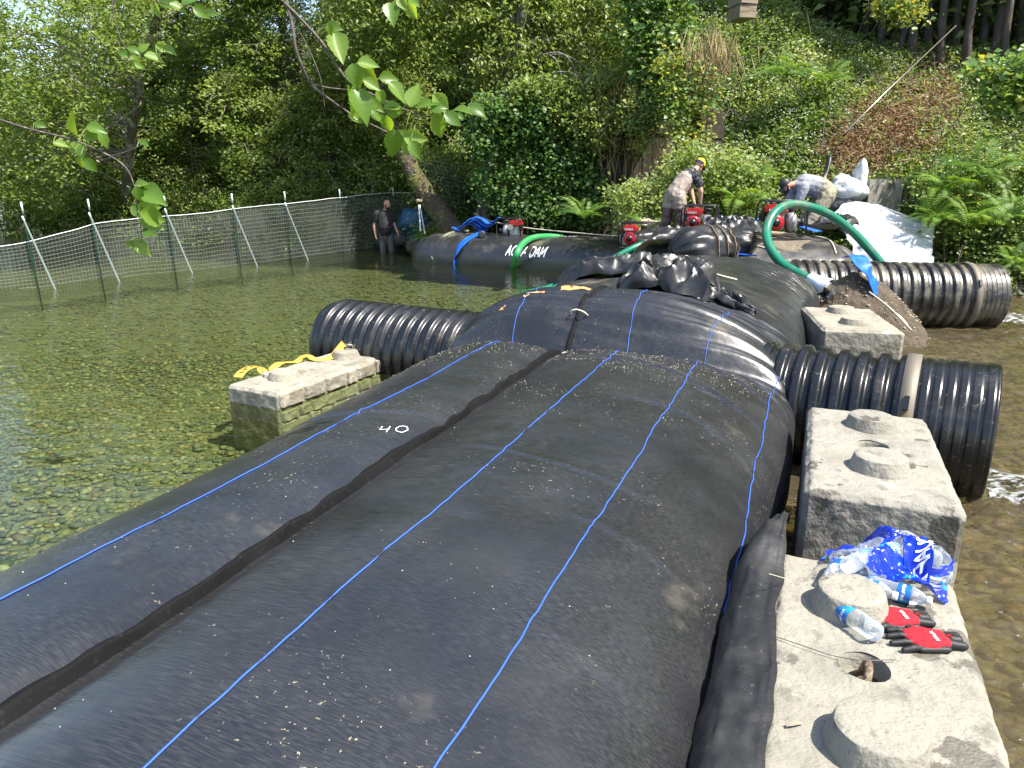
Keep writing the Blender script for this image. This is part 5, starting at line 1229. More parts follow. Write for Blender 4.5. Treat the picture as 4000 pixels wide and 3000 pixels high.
# ------------------------------------------------------------------ pumps
def make_pump(label, hide_word=None):
    r = empty('water_pump', (0, 0, 0), label, 'pump', 'petrol water pumps on the dam')
    L_, Wd, Hh = .30, .22, .46
    for s in (-1, 1):                    # cage of bent tube
        P = [(-L_, s * Wd, .02), (-L_, s * Wd, Hh - .06), (-L_ + .05, s * Wd, Hh), (L_ - .05, s * Wd, Hh), (L_, s * Wd, Hh - .06), (L_, s * Wd, .02), (L_ - .05, s * Wd, .0), (-L_ + .05, s * Wd, .0), (-L_, s * Wd, .03)]
        MB().tube(P, .014, 8).build('cage_tube', m_blacksteel, r)
    for x, z in ((-L_ + .04, Hh), (L_ - .04, Hh), (-L_ + .1, .0), (L_ - .1, .0)): MB().tube([(x, -Wd, z), (x, Wd, z)], .012, 8).build('cross_tube', m_blacksteel, r)
    def rbox(nm, c, s, m, bev=.02):
        bm = bmesh.new(); bmesh.ops.create_cube(bm, size=1)
        for v in bm.verts: v.co = Vector((v.co.x * s[0] + c[0], v.co.y * s[1] + c[1], v.co.z * s[2] + c[2]))
        bmesh.ops.bevel(bm, geom=bm.edges[:], offset=bev, segments=2, affect='EDGES'); me = bpy.data.meshes.new(nm); bm.to_mesh(me); bm.free(); me.materials.append(m)
        me.polygons.foreach_set('use_smooth', [True] * len(me.polygons)); me.set_sharp_from_angle(angle=R(50)); o = link(bpy.data.objects.new(nm, me)); o.parent = r; return o
    rbox('engine_block', (-.10, 0, .17), (.24, .24, .2), m_grey); tk = rbox('fuel_tank', (-.10, .0, .345), (.28, .30, .13), m_red, .035)
    MB().lathe([(.03, .40), (.035, .41), (.035, .435), (.02, .44)], Matrix.Translation((-.12, .06, 0)), 14).build('tank_cap', m_rubber, None).parent = tk
    fan = MB().lathe([(.115, 0), (.12, .02), (.11, .06), (.07, .075), (.02, .08)], Matrix.Translation((-.10, -.12, .17)) @ Matrix.Rotation(R(90), 4, 'X'), 24).build('fan_cover', m_red); fan.parent = r
    MB().lathe([(.05, .078), (.055, .088), (.01, .09)], Matrix.Translation((-.10, -.12, .17)) @ Matrix.Rotation(R(90), 4, 'X'), 18).build('starter', m_blacksteel).parent = fan
    rbox('air_filter', (-.24, .06, .24), (.09, .14, .14), m_rubber, .025); rbox('muffler', (-.02, .16, .26), (.14, .07, .12), m_metal, .02)
    h = MB().lathe([(.10, 0), (.14, .02), (.15, .09), (.12, .13), (.07, .15)], Matrix.Translation((.06, 0, .17)) @ Matrix.Rotation(R(90), 4, 'Y'), 24).build('pump_housing', m_grey); h.parent = r
    MB().lathe([(.055, 0), (.06, .02), (.055, .03), (.055, .07), (.062, .08), (.062, .1), (.045, .1), (.045, .03)], Matrix.Translation((.2, 0, .17)) @ Matrix.Rotation(R(90), 4, 'Y'), 18).build('inlet', m_rubber).parent = h
    MB().lathe([(.055, 0), (.06, .02), (.055, .03), (.055, .09), (.062, .1), (.062, .12), (.045, .12), (.045, .05)], Matrix.Translation((.14, 0, .29)), 18).build('outlet', m_rubber).parent = h
    w = lettering('printed_word', 'HONDA', lambda u, v: (Vector((-.2 + u, -.151, .325 + v)), Vector((0, -1, 0))), .032, .007, m_white, None); w.parent = tk
    w.matrix_parent_inverse = Matrix()
    return r
pump = make_pump('red and grey pump standing on the lettered far tube')
def put_pump(o, p, rz, sc, label):
    o.location = p; o.rotation_euler = (0, 0, rz); o.scale = (sc, sc, sc); o['label'] = label
put_pump(pump, pd(2000, 930, 17.4), R(160), 1.0, 'grey pump standing on the lettered far tube by the blue hose heap')
p2 = copy_tree(pump); put_pump(p2, pd(2482, 965, 13.9), R(-15), .98, 'red pump at the end of the far tube in front of the pale boulder')
p3 = copy_tree(pump); put_pump(p3, pd(2730, 905, 13.4), R(-20), 1.0, 'red pump under the hands of the man in the yellow cap')
p4 = copy_tree(pump); put_pump(p4, pd(3045, 915, 12.9), R(-8), 1.22, 'larger red pump in a black cage before the kneeling man')
# ------------------------------------------------------------------ bottles and gloves on the front block
TOP1 = .474
def make_bottle():
    r = empty('water_bottle', (0, 0, 0), '', 'bottle', 'plastic water bottles'); rr = .0325
    prof = [(.004, .0), (.024, .001), (.03, .006), (rr, .018)] + [(rr * (1 - .05 * (1 if k % 2 else 0)), .03 + .011 * k) for k in range(6)] + [(rr, .10), (rr, .148), (.031, .156), (.026, .174), (.016, .190), (.0125, .196), (.0125, .206)]
    MB().lathe(prof, Matrix(), 26, cap=False).build('bottle_body', m_clear).parent = r
    lb_ = MB().lathe([(rr + .0006, .102), (rr + .001, .104), (rr + .001, .146), (rr + .0006, .148)], Matrix(), 30, cap=False).build('label', m_label); lb_.parent = r
    c = MB().lathe([(.0145, .197), (.0148, .199), (.0148, .213), (.013, .215), (.002, .2155)], Matrix(), 20).build('bottle_cap', m_cap); c.parent = r
    w = lettering('printed_word', 'AQUAFINA', lambda u, v: (Vector(((rr + .0015) * math.cos((u - .03) / rr - 1.35), (rr + .0015) * math.sin((u - .03) / rr - 1.35), .118 + v)), Vector((math.cos((u - .03) / rr - 1.35), math.sin((u - .03) / rr - 1.35), 0))), .0095, .0022, m_white, None, lift=.0004); w.parent = lb_
    return r
bot = make_bottle()
def lay_bottle(o, base, cap, label, roll=0.):
    base, cap = Vector(base), Vector(cap); q = (cap - base).to_track_quat('Z', 'Y'); o.location = base; o.rotation_mode = 'QUATERNION'; o.rotation_quaternion = q @ Matrix.Rotation(roll, 3, 'Z').to_quaternion(); o['label'] = label; k = (cap - base).length / .2155; o.scale = (k, k, k)
ca, ba = pz(3282, 2378, TOP1 + .036), pz(3432, 2478, TOP1 + .038); ln = (ca - ba).length
lay_bottle(bot, ba, ba + (ca - ba).normalized() * .225, 'single clear water bottle with blue label lying beside the gloves', R(55))
random.seed(3)
PKB = []                                 # bottles in the torn pack: base, cap (pixel, level)
for i, (bx, by, cx, cy_, z, lb) in enumerate((
        (3345, 2235, 3590, 2318, .034, 'pack bottle at the front with its white cap pointing right'), (3330, 2190, 3500, 2268, .036, 'pack bottle behind the front one'), (3420, 2160, 3620, 2240, .034, 'pack bottle in the middle of the bottom layer'),
        (3425, 2288, 3600, 2338, .034, 'pack bottle slipping out at the front right, white cap outermost'), (3300, 2262, 3470, 2318, .034, 'pack bottle slipping out beside the round lug'),
        (3690, 2240, 3500, 2200, .034, 'pack bottle with its base sticking out right'), (3230, 2290, 3300, 2170, .036, 'pack bottle at the left end'), (3300, 2215, 3440, 2150, .10, 'upper pack bottle at the left'),
        (3560, 2120, 3420, 2190, .10, 'upper pack bottle in the middle'), (3620, 2170, 3500, 2120, .11, 'upper pack bottle at the right'))):
    a, b = pz(bx, by, TOP1 + z), pz(cx, cy_, TOP1 + z); o = copy_tree(bot); d = (b - a).normalized(); c = (a + b) / 2
    lay_bottle(o, c - d * .11, c + d * .11, lb, random.uniform(0, 6)); PKB.append((c - d * .11, c + d * .11)) if 'slipping' not in lb else None
# torn printed film over the pack
m_film, nt, N, L, b_ = nodes_of('printed_film')
blu, fblu = layer(nt, (.75, .82, .88), (.006, .03, .42), 4.5, .49, .505, dist=.8)
blu, f2 = layer(nt, blu, (.02, .30, .62), 16, .60, .63, off=4)
L.new(blu, b_.inputs['Base Color']); b_.inputs['Roughness'].default_value = .12
L.new(bump(nt, 22, .7, .012, prev=bump(nt, 70, .4, .004)), b_.inputs['Normal'])
trn = N.new('ShaderNodeBsdfTransparent'); trn.inputs[0].default_value = (.95, .97, 1, 1); mxn = N.new('ShaderNodeMixShader')
mrn = N.new('ShaderNodeMapRange'); mrn.inputs['To Min'].default_value = .15; mrn.inputs['To Max'].default_value = .9; L.new(fblu, mrn.inputs['Value'])
L.new(mrn.outputs[0], mxn.inputs[0]); L.new(trn.outputs[0], mxn.inputs[1]); L.new(b_.outputs[0], mxn.inputs[2]); L.new(mxn.outputs[0], N['Material Output'].inputs[0])
PK0 = sum((a + b for a, b in PKB), Vector()) / (2 * len(PKB))
fA, fB = Vector((T2.x, T2.y, 0)), Vector((U2.x, U2.y, 0))
def film_h(p):
    h = 0.
    for a, b in PKB:
        ab = b - a; k = max(0, min(1, (p - a).dot(ab) / ab.dot(ab))); q = a + ab * k; d = math.hypot(p.x - q.x, p.y - q.y); h = max(h, (q.z - TOP1 + .045) * max(0, 1 - (d / .075) ** 2.5))
    return h
def film(u, v):
    x, y = (u - .5) * 2, (v - .5) * 2; rr = math.hypot(x, y); k = 1 / max(1., rr ** .35)
    p = PK0 + fA * (.222 * x * k * (1 + .12 * nz(y * 3, 1))) + fB * (.015 + .155 * y * k * (1 + .15 * nz(x * 3, 2)))
    h = sum(film_h(p + fA * a + fB * b) for a in (-.018, 0, .018) for b in (-.018, 0, .018)) / 9
    h += .022 * (ridged(x * 2.2, y * 2.2, 3.3, 3) - .9) * (1 if h > .02 else .3) + .008 * nz(x * 9, y * 9)
    return Vector((p.x, p.y, TOP1 + max(.005, h + .004)))
mb = MB(); mb.grid(80, 70, film); FO = tag(mb.build('bottle_wrap', m_film), 'torn blue and clear printed film around the bottle pack', 'plastic wrap')
def on_film(u, v):
    p = film(u, v); e = .02; n = (film(u + e, v) - film(u - e, v)).cross(film(u, v + e) - film(u, v - e)).normalized(); return p, (n if n.z > 0 else -n)
m_blueprint = M('blue_print', (.006, .03, .42), .15)
mb = MB(); mb.grid(22, 26, lambda u, v: (lambda r: r[0] + r[1] * .003)(on_film(.62 + .22 * u, .25 + .5 * v))); mb.build('print_panel', m_blueprint, FO)
lettering('printed_word', 'AQUAFINA', lambda u, v: on_film(.82 - v * 2.6, .73 - u * 2.1), .04, .008, m_white, FO, lift=.006, gap=.18)
# gloves
def glove(label, wrist, tip, flip, print_=True):
    wrist, tip = Vector(wrist), Vector(tip); d = (tip - wrist).normalized(); sd = Vector((-d.y, d.x, 0)) * flip; root = empty('work_glove', wrist, label, 'glove', 'red and black work gloves')
    def p(a, b, z): return wrist + d * a + sd * b + Vector((0, 0, z))
    H, K, C = MB(), MB(), MB(); _p = p
    def p(a, b, z): return _p(a, b * 1.12, z * .62)
    for b, e_ in ((-.034, .142), (-.012, .156), (.012, .158), (.033, .150)): H.capsule(p(.055, b * .55, .018), p(.11, b * .95, .021), .02, .02, 10); H.capsule(p(.11, b * .95, .021), p(e_ + .012, b * 1.06, .018), .02, .0125, 10)
    H.capsule(p(.08, .02, .015), p(.125, .05, .015), .02, .015, 10)
    me = remesh(H, .004, 4, lambda c: .0012 * nz(c.x * 60, c.y * 60, c.z * 60)); mesh_ob('hand_back', me, m_glove_r, root)
    for b, ln_, cu in ((-.039, .060, .004), (-.013, .082, 0), (.013, .078, .004), (.037, .062, .0)):
        K.v, K.f = [], []; K.capsule(p(.152, b * 1.02, .014), p(.150 + ln_ * .5, b * 1.22, .020 + cu), .0115, .0112, 10); K.capsule(p(.150 + ln_ * .5, b * 1.25, .018 + cu), p(.150 + ln_, b * 1.3, .0125), .0112, .0095, 10)
        mesh_ob('finger', remesh(K, .0035, 3), m_glove_k, root)
    K.v, K.f = [], []; K.capsule(p(.118, .048, .014), p(.155, .075, .016), .0135, .0125, 10); K.capsule(p(.155, .075, .016), p(.185, .083, .012), .0125, .0105, 10)
    mesh_ob('thumb', remesh(K, .0035, 3), m_glove_k, root)
    C.capsule(p(.0, -.026, .013), p(.06, -.016, .016), .015, .018, 10); C.capsule(p(-.003, .024, .013), p(.06, .016, .016), .015, .018, 10); C.capsule(p(.004, .0, .017), p(.06, .0, .018), .017, .02, 10)
    C.capsule(p(.06, -.042, .010), p(.15, -.045, .010), .012, .012, 10)
    mesh_ob('cuff', remesh(C, .004, 3, lambda c: .001 * math.sin((c - wrist).dot(d) * 900)), m_glove_k, root)
    def pr(a0, b0):
        def f_(u, v): return p(a0 - u * .9, b0 - v * 1.0, .036), Vector((0, 0, 1))
        return f_
    lettering('printed_word', 'NINJA', lambda u, v: (p(.085 + v, -.032 + u, .053), Vector((0, 0, 1))), .012, .0028, m_white, root, lift=.001, gap=.15)
    lettering('printed_mark', 'A', lambda u, v: (p(.03 + v, -.01 + u, .048), Vector((0, 0, 1))), .016, .004, m_red, root, lift=.001)
    return root
glove('red and black glove lying nearest, cuff toward the stream', pz(3745, 2512, TOP1), pz(3470, 2505, TOP1), -1)
glove('red and black glove behind the nearest one, under the bottle', pz(3620, 2425, TOP1), pz(3390, 2425, TOP1), -1)
tag(MB().tube(spline([pz(3005, 2478, TOP1 + .004), pz(3130, 2520, TOP1 + .006), pz(3250, 2560, TOP1 + .008), pz(3360, 2578, TOP1 + .012), pz(3500, 2578, TOP1 + .004)], 6), .0016, 5).build('wire', m_twig), 'thin dark wire lying across the front block', 'wire')
mb = MB(); mb.grid(12, 6, lambda u, v: pz(3105, 2835, TOP1 + .004) + Vector((.05 * (u - .5), .018 * (v - .5) * (1 - (2 * u - 1) ** 2 * .5) + .01 * u, .006 * math.sin(u * 3.14) + .002 * nz(u * 4, v * 4)))); tag(mb.build('wood_chip', m_wood), 'small pale wood chip near the front lug', 'wood chip')

# ------------------------------------------------------------------ net fence in the pond
NF = empty('net_fence', (-6.5, 16.5, -.45), 'net fence on leaning green posts standing in the pond', 'fence')
FB = [Vector((-10.6, 12.2, 0)), Vector((-9.3, 13.15, 0)), Vector((-8.5, 13.8, 0)), Vector((-7.75, 15.1, 0)), Vector((-6.85, 16.1, 0)), Vector((-5.9, 17.5, 0)), Vector((-5.0, 18.9, 0)), Vector((-4.1, 20.4, 0)), Vector((-3.0, 21.4, 0)), Vector((-2.0, 21.5, 0))]
FP_ = spline(FB, 14); FLn = [0.]
for i in range(1, len(FP_)): FLn.append(FLn[-1] + (FP_[i] - FP_[i - 1]).length)
def fence_at(l):
    i = 0
    while i < len(FLn) - 2 and FLn[i + 1] < l: i += 1
    return FP_[i].lerp(FP_[i + 1], (l - FLn[i]) / (FLn[i + 1] - FLn[i]))
FT = FLn[-1]
def ftop(l): return float(np.interp(fence_at(l).y, [12, 13.2, 14.5, 18.2, 20, 21], [.72, .76, 1.08, 1.33, 1.42, 1.5])) + .03 * nz(l * .8)
def fpt(l, k):
    p = fence_at(l); z = -.25 + (ftop(l) + .25) * k; bow = .10 * math.sin(k * 3.14) * nz(l * .9, 2) + .03 * nz(l * 3, k * 2)
    return Vector((p.x + bow * .8, p.y - bow, z + .02 * nz(l * 1.3, k * 3)))
NH = 17
for j in range(NH + 1):
    top_ = j == NH
    MB().tube([fpt(FT * i / 150, j / NH) for i in range(151)], .009 if top_ else .0030, 4 if not top_ else 6, cap=False).build('top_rope' if top_ else 'horizontal_line', m_wtip if top_ else m_wire, NF)
mb = MB()
for i in range(int(FT / .065)): mb.tube([fpt(i * .065, k / 5) for k in range(6)], .0026, 3, cap=False)
o = mb.build('vertical_lines', m_net, NF); o['kind'] = 'stuff'
# grey skirt fabric behind the net
m_skirt, nt, N, L, b_ = nodes_of('grey_mesh_skirt'); b_.inputs['Base Color'].default_value = (.10, .11, .09, 1); b_.inputs['Roughness'].default_value = .9
trs = N.new('ShaderNodeBsdfTransparent'); mxs = N.new('ShaderNodeMixShader'); _, fsk = layer(nt, 0, 1, 1.2, .3, .7)
mrs = N.new('ShaderNodeMapRange'); mrs.inputs['To Min'].default_value = .12; mrs.inputs['To Max'].default_value = .45; L.new(fsk, mrs.inputs['Value'])
L.new(mrs.outputs[0], mxs.inputs[0]); L.new(trs.outputs[0], mxs.inputs[1]); L.new(b_.outputs[0], mxs.inputs[2]); L.new(mxs.outputs[0], N['Material Output'].inputs[0])
mb = MB(); mb.grid(120, 10, lambda u, v: fpt(FT * u, v * .97) + Vector((-.04, .05 + .02 * nz(u * 40, v * 3), 0))); mb.build('mesh_skirt', m_skirt, NF)
POSTS = [(150, 1.0), (408, 1.0), (690, 1.0), (945, 1.0), (1142, 1.0), (1350, 1.0), (1550, .9)]
for i, (px, k) in enumerate(POSTS):
    l = min((abs((2000 + FPX * fence_at(FT * q / 300).x / (fence_at(FT * q / 300).y * math.cos(PITCH) + 2 * math.sin(PITCH))) - px), FT * q / 300) for q in range(301))[1]
    b0 = fence_at(l) + Vector((0, -.03, 0)); tl = Vector((-.05, 0, 1.52 + .02 * i))
    def tpost(nm, a, b, parent):
        mb = MB(); mb.tube([a, b], .0145, 4); d = (b - a); return mb.build(nm, m_post, parent, smooth=False)
    po = tpost('post', b0 + Vector((0, 0, -.5)), b0 + tl, NF); MB().tube([b0 + tl * .87, b0 + tl * 1.003], .0165, 6).build('post_tip', m_wtip, po)
    if i < 5:
        e = b0 + Vector((.52, -.30, -.12)); a = b0 + tl * .84 + Vector((0, -.045, 0)); bo = tpost('brace', e, a, NF); bo.data.materials[0] = m_brace; MB().tube([a + (e - a) * .0, a + (e - a) * .06], .0165, 6).build('post_tip', m_wtip, bo)
# dark netting hung from the mossy trunk
HN = empty('hanging_net', pd(1790, 780, 19.6), 'dark netting hung behind the mossy leaning trunk', 'net')
mb = MB()
for i in range(15): mb.tube([pd(1610 + 14 * i + k * 8, 610 + k * 42 + 3 * i, 19.5) for k in range(5)], .004, 3, cap=False)
for k in range(12): mb.tube([pd(1610 + 14 * i + k * 3, 610 + k * 15 + 3 * i, 19.5) for i in range(0, 15, 3)], .004, 3, cap=False)
o = mb.build('netting', m_net, HN); o['kind'] = 'stuff'
# ------------------------------------------------------------------ people
def hand(mb, wrist, d, palm_n, curl=.5, side=1, s=1.):
    """palm, four fingers and thumb; d points to the fingertips"""
    wrist, d, n = Vector(wrist), Vector(d).normalized(), Vector(palm_n).normalized(); sd = d.cross(n).normalized() * side; n = sd.cross(d).normalized() * side
    for b in (-.028, -.009, .010, .029): mb.capsule(wrist + d * .015 * s + sd * b * .7 * s, wrist + d * .085 * s + sd * b * s, .016 * s, .0135 * s, 8)
    for b, ln in ((-.032, .062), (-.011, .075), (.011, .080), (.032, .072)):
        a = wrist + d * .09 * s + sd * b * s; e = (d * math.cos(curl) + n * math.sin(curl)); f = (d * math.cos(curl * 2.2) + n * math.sin(curl * 2.2))
        m_ = a + e * ln * .55 * s; mb.capsule(a, m_, .0098 * s, .009 * s, 8); mb.capsule(m_, m_ + f * ln * .45 * s, .009 * s, .0075 * s, 8)
    a = wrist + d * .03 * s + sd * .03 * s; b = a + (d * .6 + sd * .7 + n * .3).normalized() * .05 * s; mb.capsule(a, b, .013 * s, .011 * s, 8); mb.capsule(b, b + (d * .9 + n * .4 + sd * .15).normalized() * .032 * s, .011 * s, .009 * s, 8)
def head(mb, c, face, up, s=1.):
    c, f, u = Vector(c), Vector(face).normalized(), Vector(up).normalized(); r = f.cross(u).normalized(); u = r.cross(f).normalized(); m = Matrix((r, f, u)).transposed()
    mb.ball(c + u * .03 * s, (.075 * s, .095 * s, .095 * s), 16, m); mb.ball(c + f * .025 * s - u * .045 * s, (.058 * s, .068 * s, .07 * s), 14, m)
    mb.ball(c + f * .055 * s - u * .085 * s, (.035 * s, .03 * s, .025 * s), 10, m)
    mb.capsule(c + f * .092 * s + u * .012 * s, c + f * .112 * s - u * .025 * s, .008 * s, .014 * s, 8)
    for k in (-1, 1):
        mb.ball(c + r * k * .078 * s - f * .005 * s, (.012 * s, .022 * s, .032 * s), 8, m); mb.ball(c + f * .083 * s + r * k * .03 * s + u * .03 * s, (.024 * s, .012 * s, .008 * s), 8, m)
    mb.ball(c + f * .088 * s - u * .055 * s, (.026 * s, .010 * s, .008 * s), 8, m)
    return r, f, u
def limb(mb, pts, rr):
    for i in range(len(pts) - 1): mb.capsule(pts[i], pts[i + 1], rr[i], rr[i + 1], 12)
def wrinkle(k, sc): return lambda c: k * (ridged(c.x * sc, c.y * sc, c.z * sc, 3) - 1.1)
def person(label, loc, J, build=1., skin=m_skin, fit=None):
    """J: joints in metres from the feet, x to the right and y away. Returns the root and a world-shift"""
    root = empty('person', loc, label, 'person'); o = Vector(loc); Q = {k: o + Vector(v) for k, v in J.items() if k != 'curl'}
    mb = MB(); b = build
    limb(mb, [Q['pelvis'], Q['waist'], Q['chest'], Q['neck0']], [.145 * b, .135 * b, .15 * b, .07])
    mb.capsule(Q['sh_l'], Q['sh_r'], .075, .075, 12); mb.capsule(Q['neck0'], Q['head'] - (Q['head'] - Q['neck0']) * .25, .062, .056, 12)
    for k in 'lr':
        limb(mb, [Q['hip_' + k], Q['knee_' + k], Q['ank_' + k]], [.092 * b, .062, .042]); mb.capsule(Q['ank_' + k], Q['toe_' + k], .042, .034, 10)
        limb(mb, [Q['sh_' + k], Q['elb_' + k], Q['wri_' + k]], [.066 * b, .047, .032])
        hand(mb, Q['wri_' + k], (Q['wri_' + k] - Q['elb_' + k]) + Vector(J.get('hdir_' + k, (0, 0, 0))), J['palm_' + k], J.get('curl', .45), 1 if k == 'r' else -1)
    fr = head(mb, Q['head'], J['face'], J['hup'])
    me = remesh(mb, .0085, 4); mesh_ob('body', me, skin, root)
    for k in (-1, 1):
        e = Q['head'] + fr[1] * .089 + fr[0] * k * .03 + fr[2] * .016; MB().ball(e, .0095, 8).build('eye', m_eye, root); MB().ball(e + fr[1] * .0065, .0048, 6).build('pupil', m_black, root)
    return root, Q, fr
def garment(name, parts, m, root, vox=.011, wr=.006, sc=7, sm=4):
    mb = MB()
    for pts, rr in parts: limb(mb, pts, rr)
    return mesh_ob(name, remesh(mb, vox, sm, wrinkle(wr, sc)), m, root)
def cap_on(root, Q, fr, m, mbrim, yaw=0., s=1., open_back=None):
    r, f, u = fr; c = Q['head'] + u * .035; mb = MB(); rot = Matrix.Rotation(yaw, 3, u); f2 = rot @ f; r2 = rot @ r
    def fn(a, b): th = a * 1.62; ph = b * 6.2832; return c + (r2 * (.089 * math.sin(th) * math.cos(ph)) + f2 * (.108 * math.sin(th) * math.sin(ph)) + u * (.115 * math.cos(th))) * s
    mb.grid(12, 28, fn, wrap=True); o = mb.build('cap', m, root)
    mb = MB(); mb.grid(10, 14, lambda a, b: c + f2 * ((.085 + .085 * a * math.sin(math.pi * (.12 + .76 * b))) * s) + r2 * ((b - .5) * .165 * s) + u * (.0 - .035 * a - .03 * (2 * b - 1) ** 2) * s); mb.grid(10, 14, lambda a, b: c + f2 * ((.085 + .085 * a * math.sin(math.pi * (.12 + .76 * b))) * s) + r2 * ((b - .5) * .165 * s) + u * (-.006 - .035 * a - .03 * (2 * b - 1) ** 2) * s)
    mb.build('brim', mbrim, o); return o
def beard(root, Q, fr, big=1.):
    r, f, u = fr; c = Q['head']; m = Matrix((r, f, u)).transposed(); mb = MB()
    mb.ball(c + f * .035 - u * .075, (.058, .058 * big, .045 * big), 14, m); mb.ball(c + f * .07 - u * .095, (.04, .035 * big, .035 * big), 12, m)
    for k in (-1, 1): mb.capsule(c + r * k * .066 + u * .0 + f * .01, c + r * k * .055 - u * .07 + f * .03, .014, .02, 8)
    mb.capsule(c + f * .098 - u * .042 + r * .03, c + f * .098 - u * .042 - r * .03, .009, .009, 8)
    mesh_ob('beard', remesh(mb, .006, 3, lambda p: .002 * nz(p.x * 90, p.y * 90, p.z * 90)), m_beard, root)
# wading man in black
g1 = pz(1520, 978, 0.); L1 = (g1.x, g1.y - .55, -.45)
J1 = dict(pelvis=(.02, 0, .97), waist=(.03, -.02, 1.12), chest=(.02, 0, 1.36), neck0=(.04, .0, 1.53), head=(.09, -.03, 1.69), sh_l=(-.2, .02, 1.45), sh_r=(.19, .08, 1.44), elb_l=(-.27, .0, 1.16), elb_r=(.25, .06, 1.16), wri_l=(-.23, -.10, .92), wri_r=(.34, -.04, .98),
          hip_l=(-.08, 0, .93), hip_r=(.12, .02, .93), knee_l=(-.06, -.05, .5), knee_r=(.16, -.03, .5), ank_l=(-.06, .02, .08), ank_r=(.18, .05, .08), toe_l=(.02, -.14, .04), toe_r=(.28, -.08, .04), palm_l=(1, .2, 0), palm_r=(-1, .2, 0), face=(.85, -.55, -.3), hup=(.2, -.1, 1))
r1_, Q, fr = person('bald bearded man in black shirt wading by the net fence', L1, J1, 1.15, m_skin2)
garment('shirt', [([Q['pelvis'] + Vector((0, 0, .03)), Q['waist'] + Vector((.01, -.05, 0)), Q['chest'], Q['neck0'] - Vector((0, 0, .05))], [.19, .205, .195, .095]), ([Q['sh_l'], Q['sh_l'].lerp(Q['elb_l'], .55)], [.105, .088]), ([Q['sh_r'], Q['sh_r'].lerp(Q['elb_r'], .55)], [.105, .088]), ([Q['sh_l'], Q['sh_r']], [.1, .1])], m_tee, r1_)
garment('trousers', [([Q['pelvis'], Q['hip_l'], Q['knee_l'], Q['ank_l'] + Vector((0, 0, .04))], [.165, .125, .088, .07]), ([Q['pelvis'], Q['hip_r'], Q['knee_r'], Q['ank_r'] + Vector((0, 0, .04))], [.165, .125, .088, .07])], m_jean, r1_)
beard(r1_, Q, fr, 1.15)
# man in brown waders bending over a pump
L2 = (2.95, 14.1, .70); zt2 = .70
J2 = dict(pelvis=(.1, .02, .93), waist=(.19, .06, 1.06), chest=(.34, .13, 1.24), neck0=(.47, .2, 1.37), head=(.57, .25, 1.46), sh_l=(.35, .34, 1.28), sh_r=(.47, .0, 1.28), elb_l=(.48, .38, 1.0), elb_r=(.56, -.04, 1.0), wri_l=(.53, .30, .78), wri_r=(.58, .03, .76),
          hip_l=(.03, .08, .90), hip_r=(.16, -.06, .90), knee_l=(-.03, .06, .48), knee_r=(.22, -.10, .48), ank_l=(-.08, .1, .08), ank_r=(.14, -.06, .08), toe_l=(.08, .16, .04), toe_r=(.32, 0, .04), palm_l=(0, 0, -1), palm_r=(0, .2, -1), hdir_l=(.1, .1, 0), hdir_r=(.14, .1, .1), face=(.72, .45, -.55), hup=(.45, .25, .85), curl=.7)
r2_, Q, fr = person('man in yellow cap and brown waders bending over a red pump', L2, J2, 1.0, m_skin)
garment('shirt', [([Q['waist'], Q['chest'], Q['neck0'] - Vector((.03, .01, .02))], [.15, .168, .09]), ([Q['sh_l'], Q['sh_l'].lerp(Q['elb_l'], .6)], [.095, .078]), ([Q['sh_r'], Q['sh_r'].lerp(Q['elb_r'], .6)], [.095, .078]), ([Q['sh_l'], Q['sh_r']], [.09, .09])], m_camo, r2_)
garment('waders', [([Q['pelvis'], Q['waist'], Q['waist'].lerp(Q['chest'], .75)], [.18, .178, .185]), ([Q['pelvis'], Q['hip_l'], Q['hip_l'].lerp(Q['knee_l'], .45)], [.17, .135, .125]), ([Q['pelvis'], Q['hip_r'], Q['hip_r'].lerp(Q['knee_r'], .45)], [.17, .135, .125])], m_wader, r2_, wr=.012, sc=8)
garment('wet_wader_legs', [([Q['hip_l'].lerp(Q['knee_l'], .42), Q['knee_l'], Q['ank_l'] + Vector((0, 0, .03))], [.121, .108, .085]), ([Q['hip_r'].lerp(Q['knee_r'], .42), Q['knee_r'], Q['ank_r'] + Vector((0, 0, .03))], [.121, .108, .085])], m_wader_w, r2_, wr=.014, sc=8)
for k in 'lr': garment('boot', [([Q['ank_' + k], Q['toe_' + k]], [.062, .05])], m_wshoe, r2_)
cap_on(r2_, Q, fr, m_yellowcap, m_navy); r_, f_, u_ = fr
mb = MB(); mb.grid(14, 3, lambda a, b: Q['head'] + r_ * (.093 * math.cos(math.pi * (1 + a))) + f_ * (.112 * math.sin(math.pi * (1 + a))) + u_ * (.02 + .045 * b)); mb.build('cap_band', m_navy, r2_)
# kneeling man with black cap
L3 = pd(3150, 898, 13.75)
J3 = dict(pelvis=(.24, .03, .56), waist=(.1, .02, .66), chest=(-.1, .0, .70), neck0=(-.26, -.02, .70), head=(-.41, -.05, .68), sh_l=(-.18, -.18, .65), sh_r=(-.18, .17, .65), elb_l=(-.28, -.2, .36), elb_r=(-.3, .2, .36), wri_l=(-.42, -.1, .22), wri_r=(-.44, .1, .22),
          hip_l=(.24, -.08, .53), hip_r=(.26, .11, .53), knee_l=(-.02, -.13, .11), knee_r=(.02, .17, .11), ank_l=(.38, -.12, .08), ank_r=(.44, .15, .08), toe_l=(.47, -.12, .02), toe_r=(.53, .15, .02), palm_l=(0, 0, -1), palm_r=(0, 0, -1), face=(-.75, -.1, -.62), hup=(-.6, -.05, .75), curl=.6)
J3 = {k: (v if k in ('curl', 'face', 'hup') or k.startswith('palm') else tuple(q * 1.16 for q in v)) for k, v in J3.items()}
r3_, Q, fr = person('bearded man in grey shirt and black cap kneeling over the larger pump', L3, J3, 1.15, m_skin2)
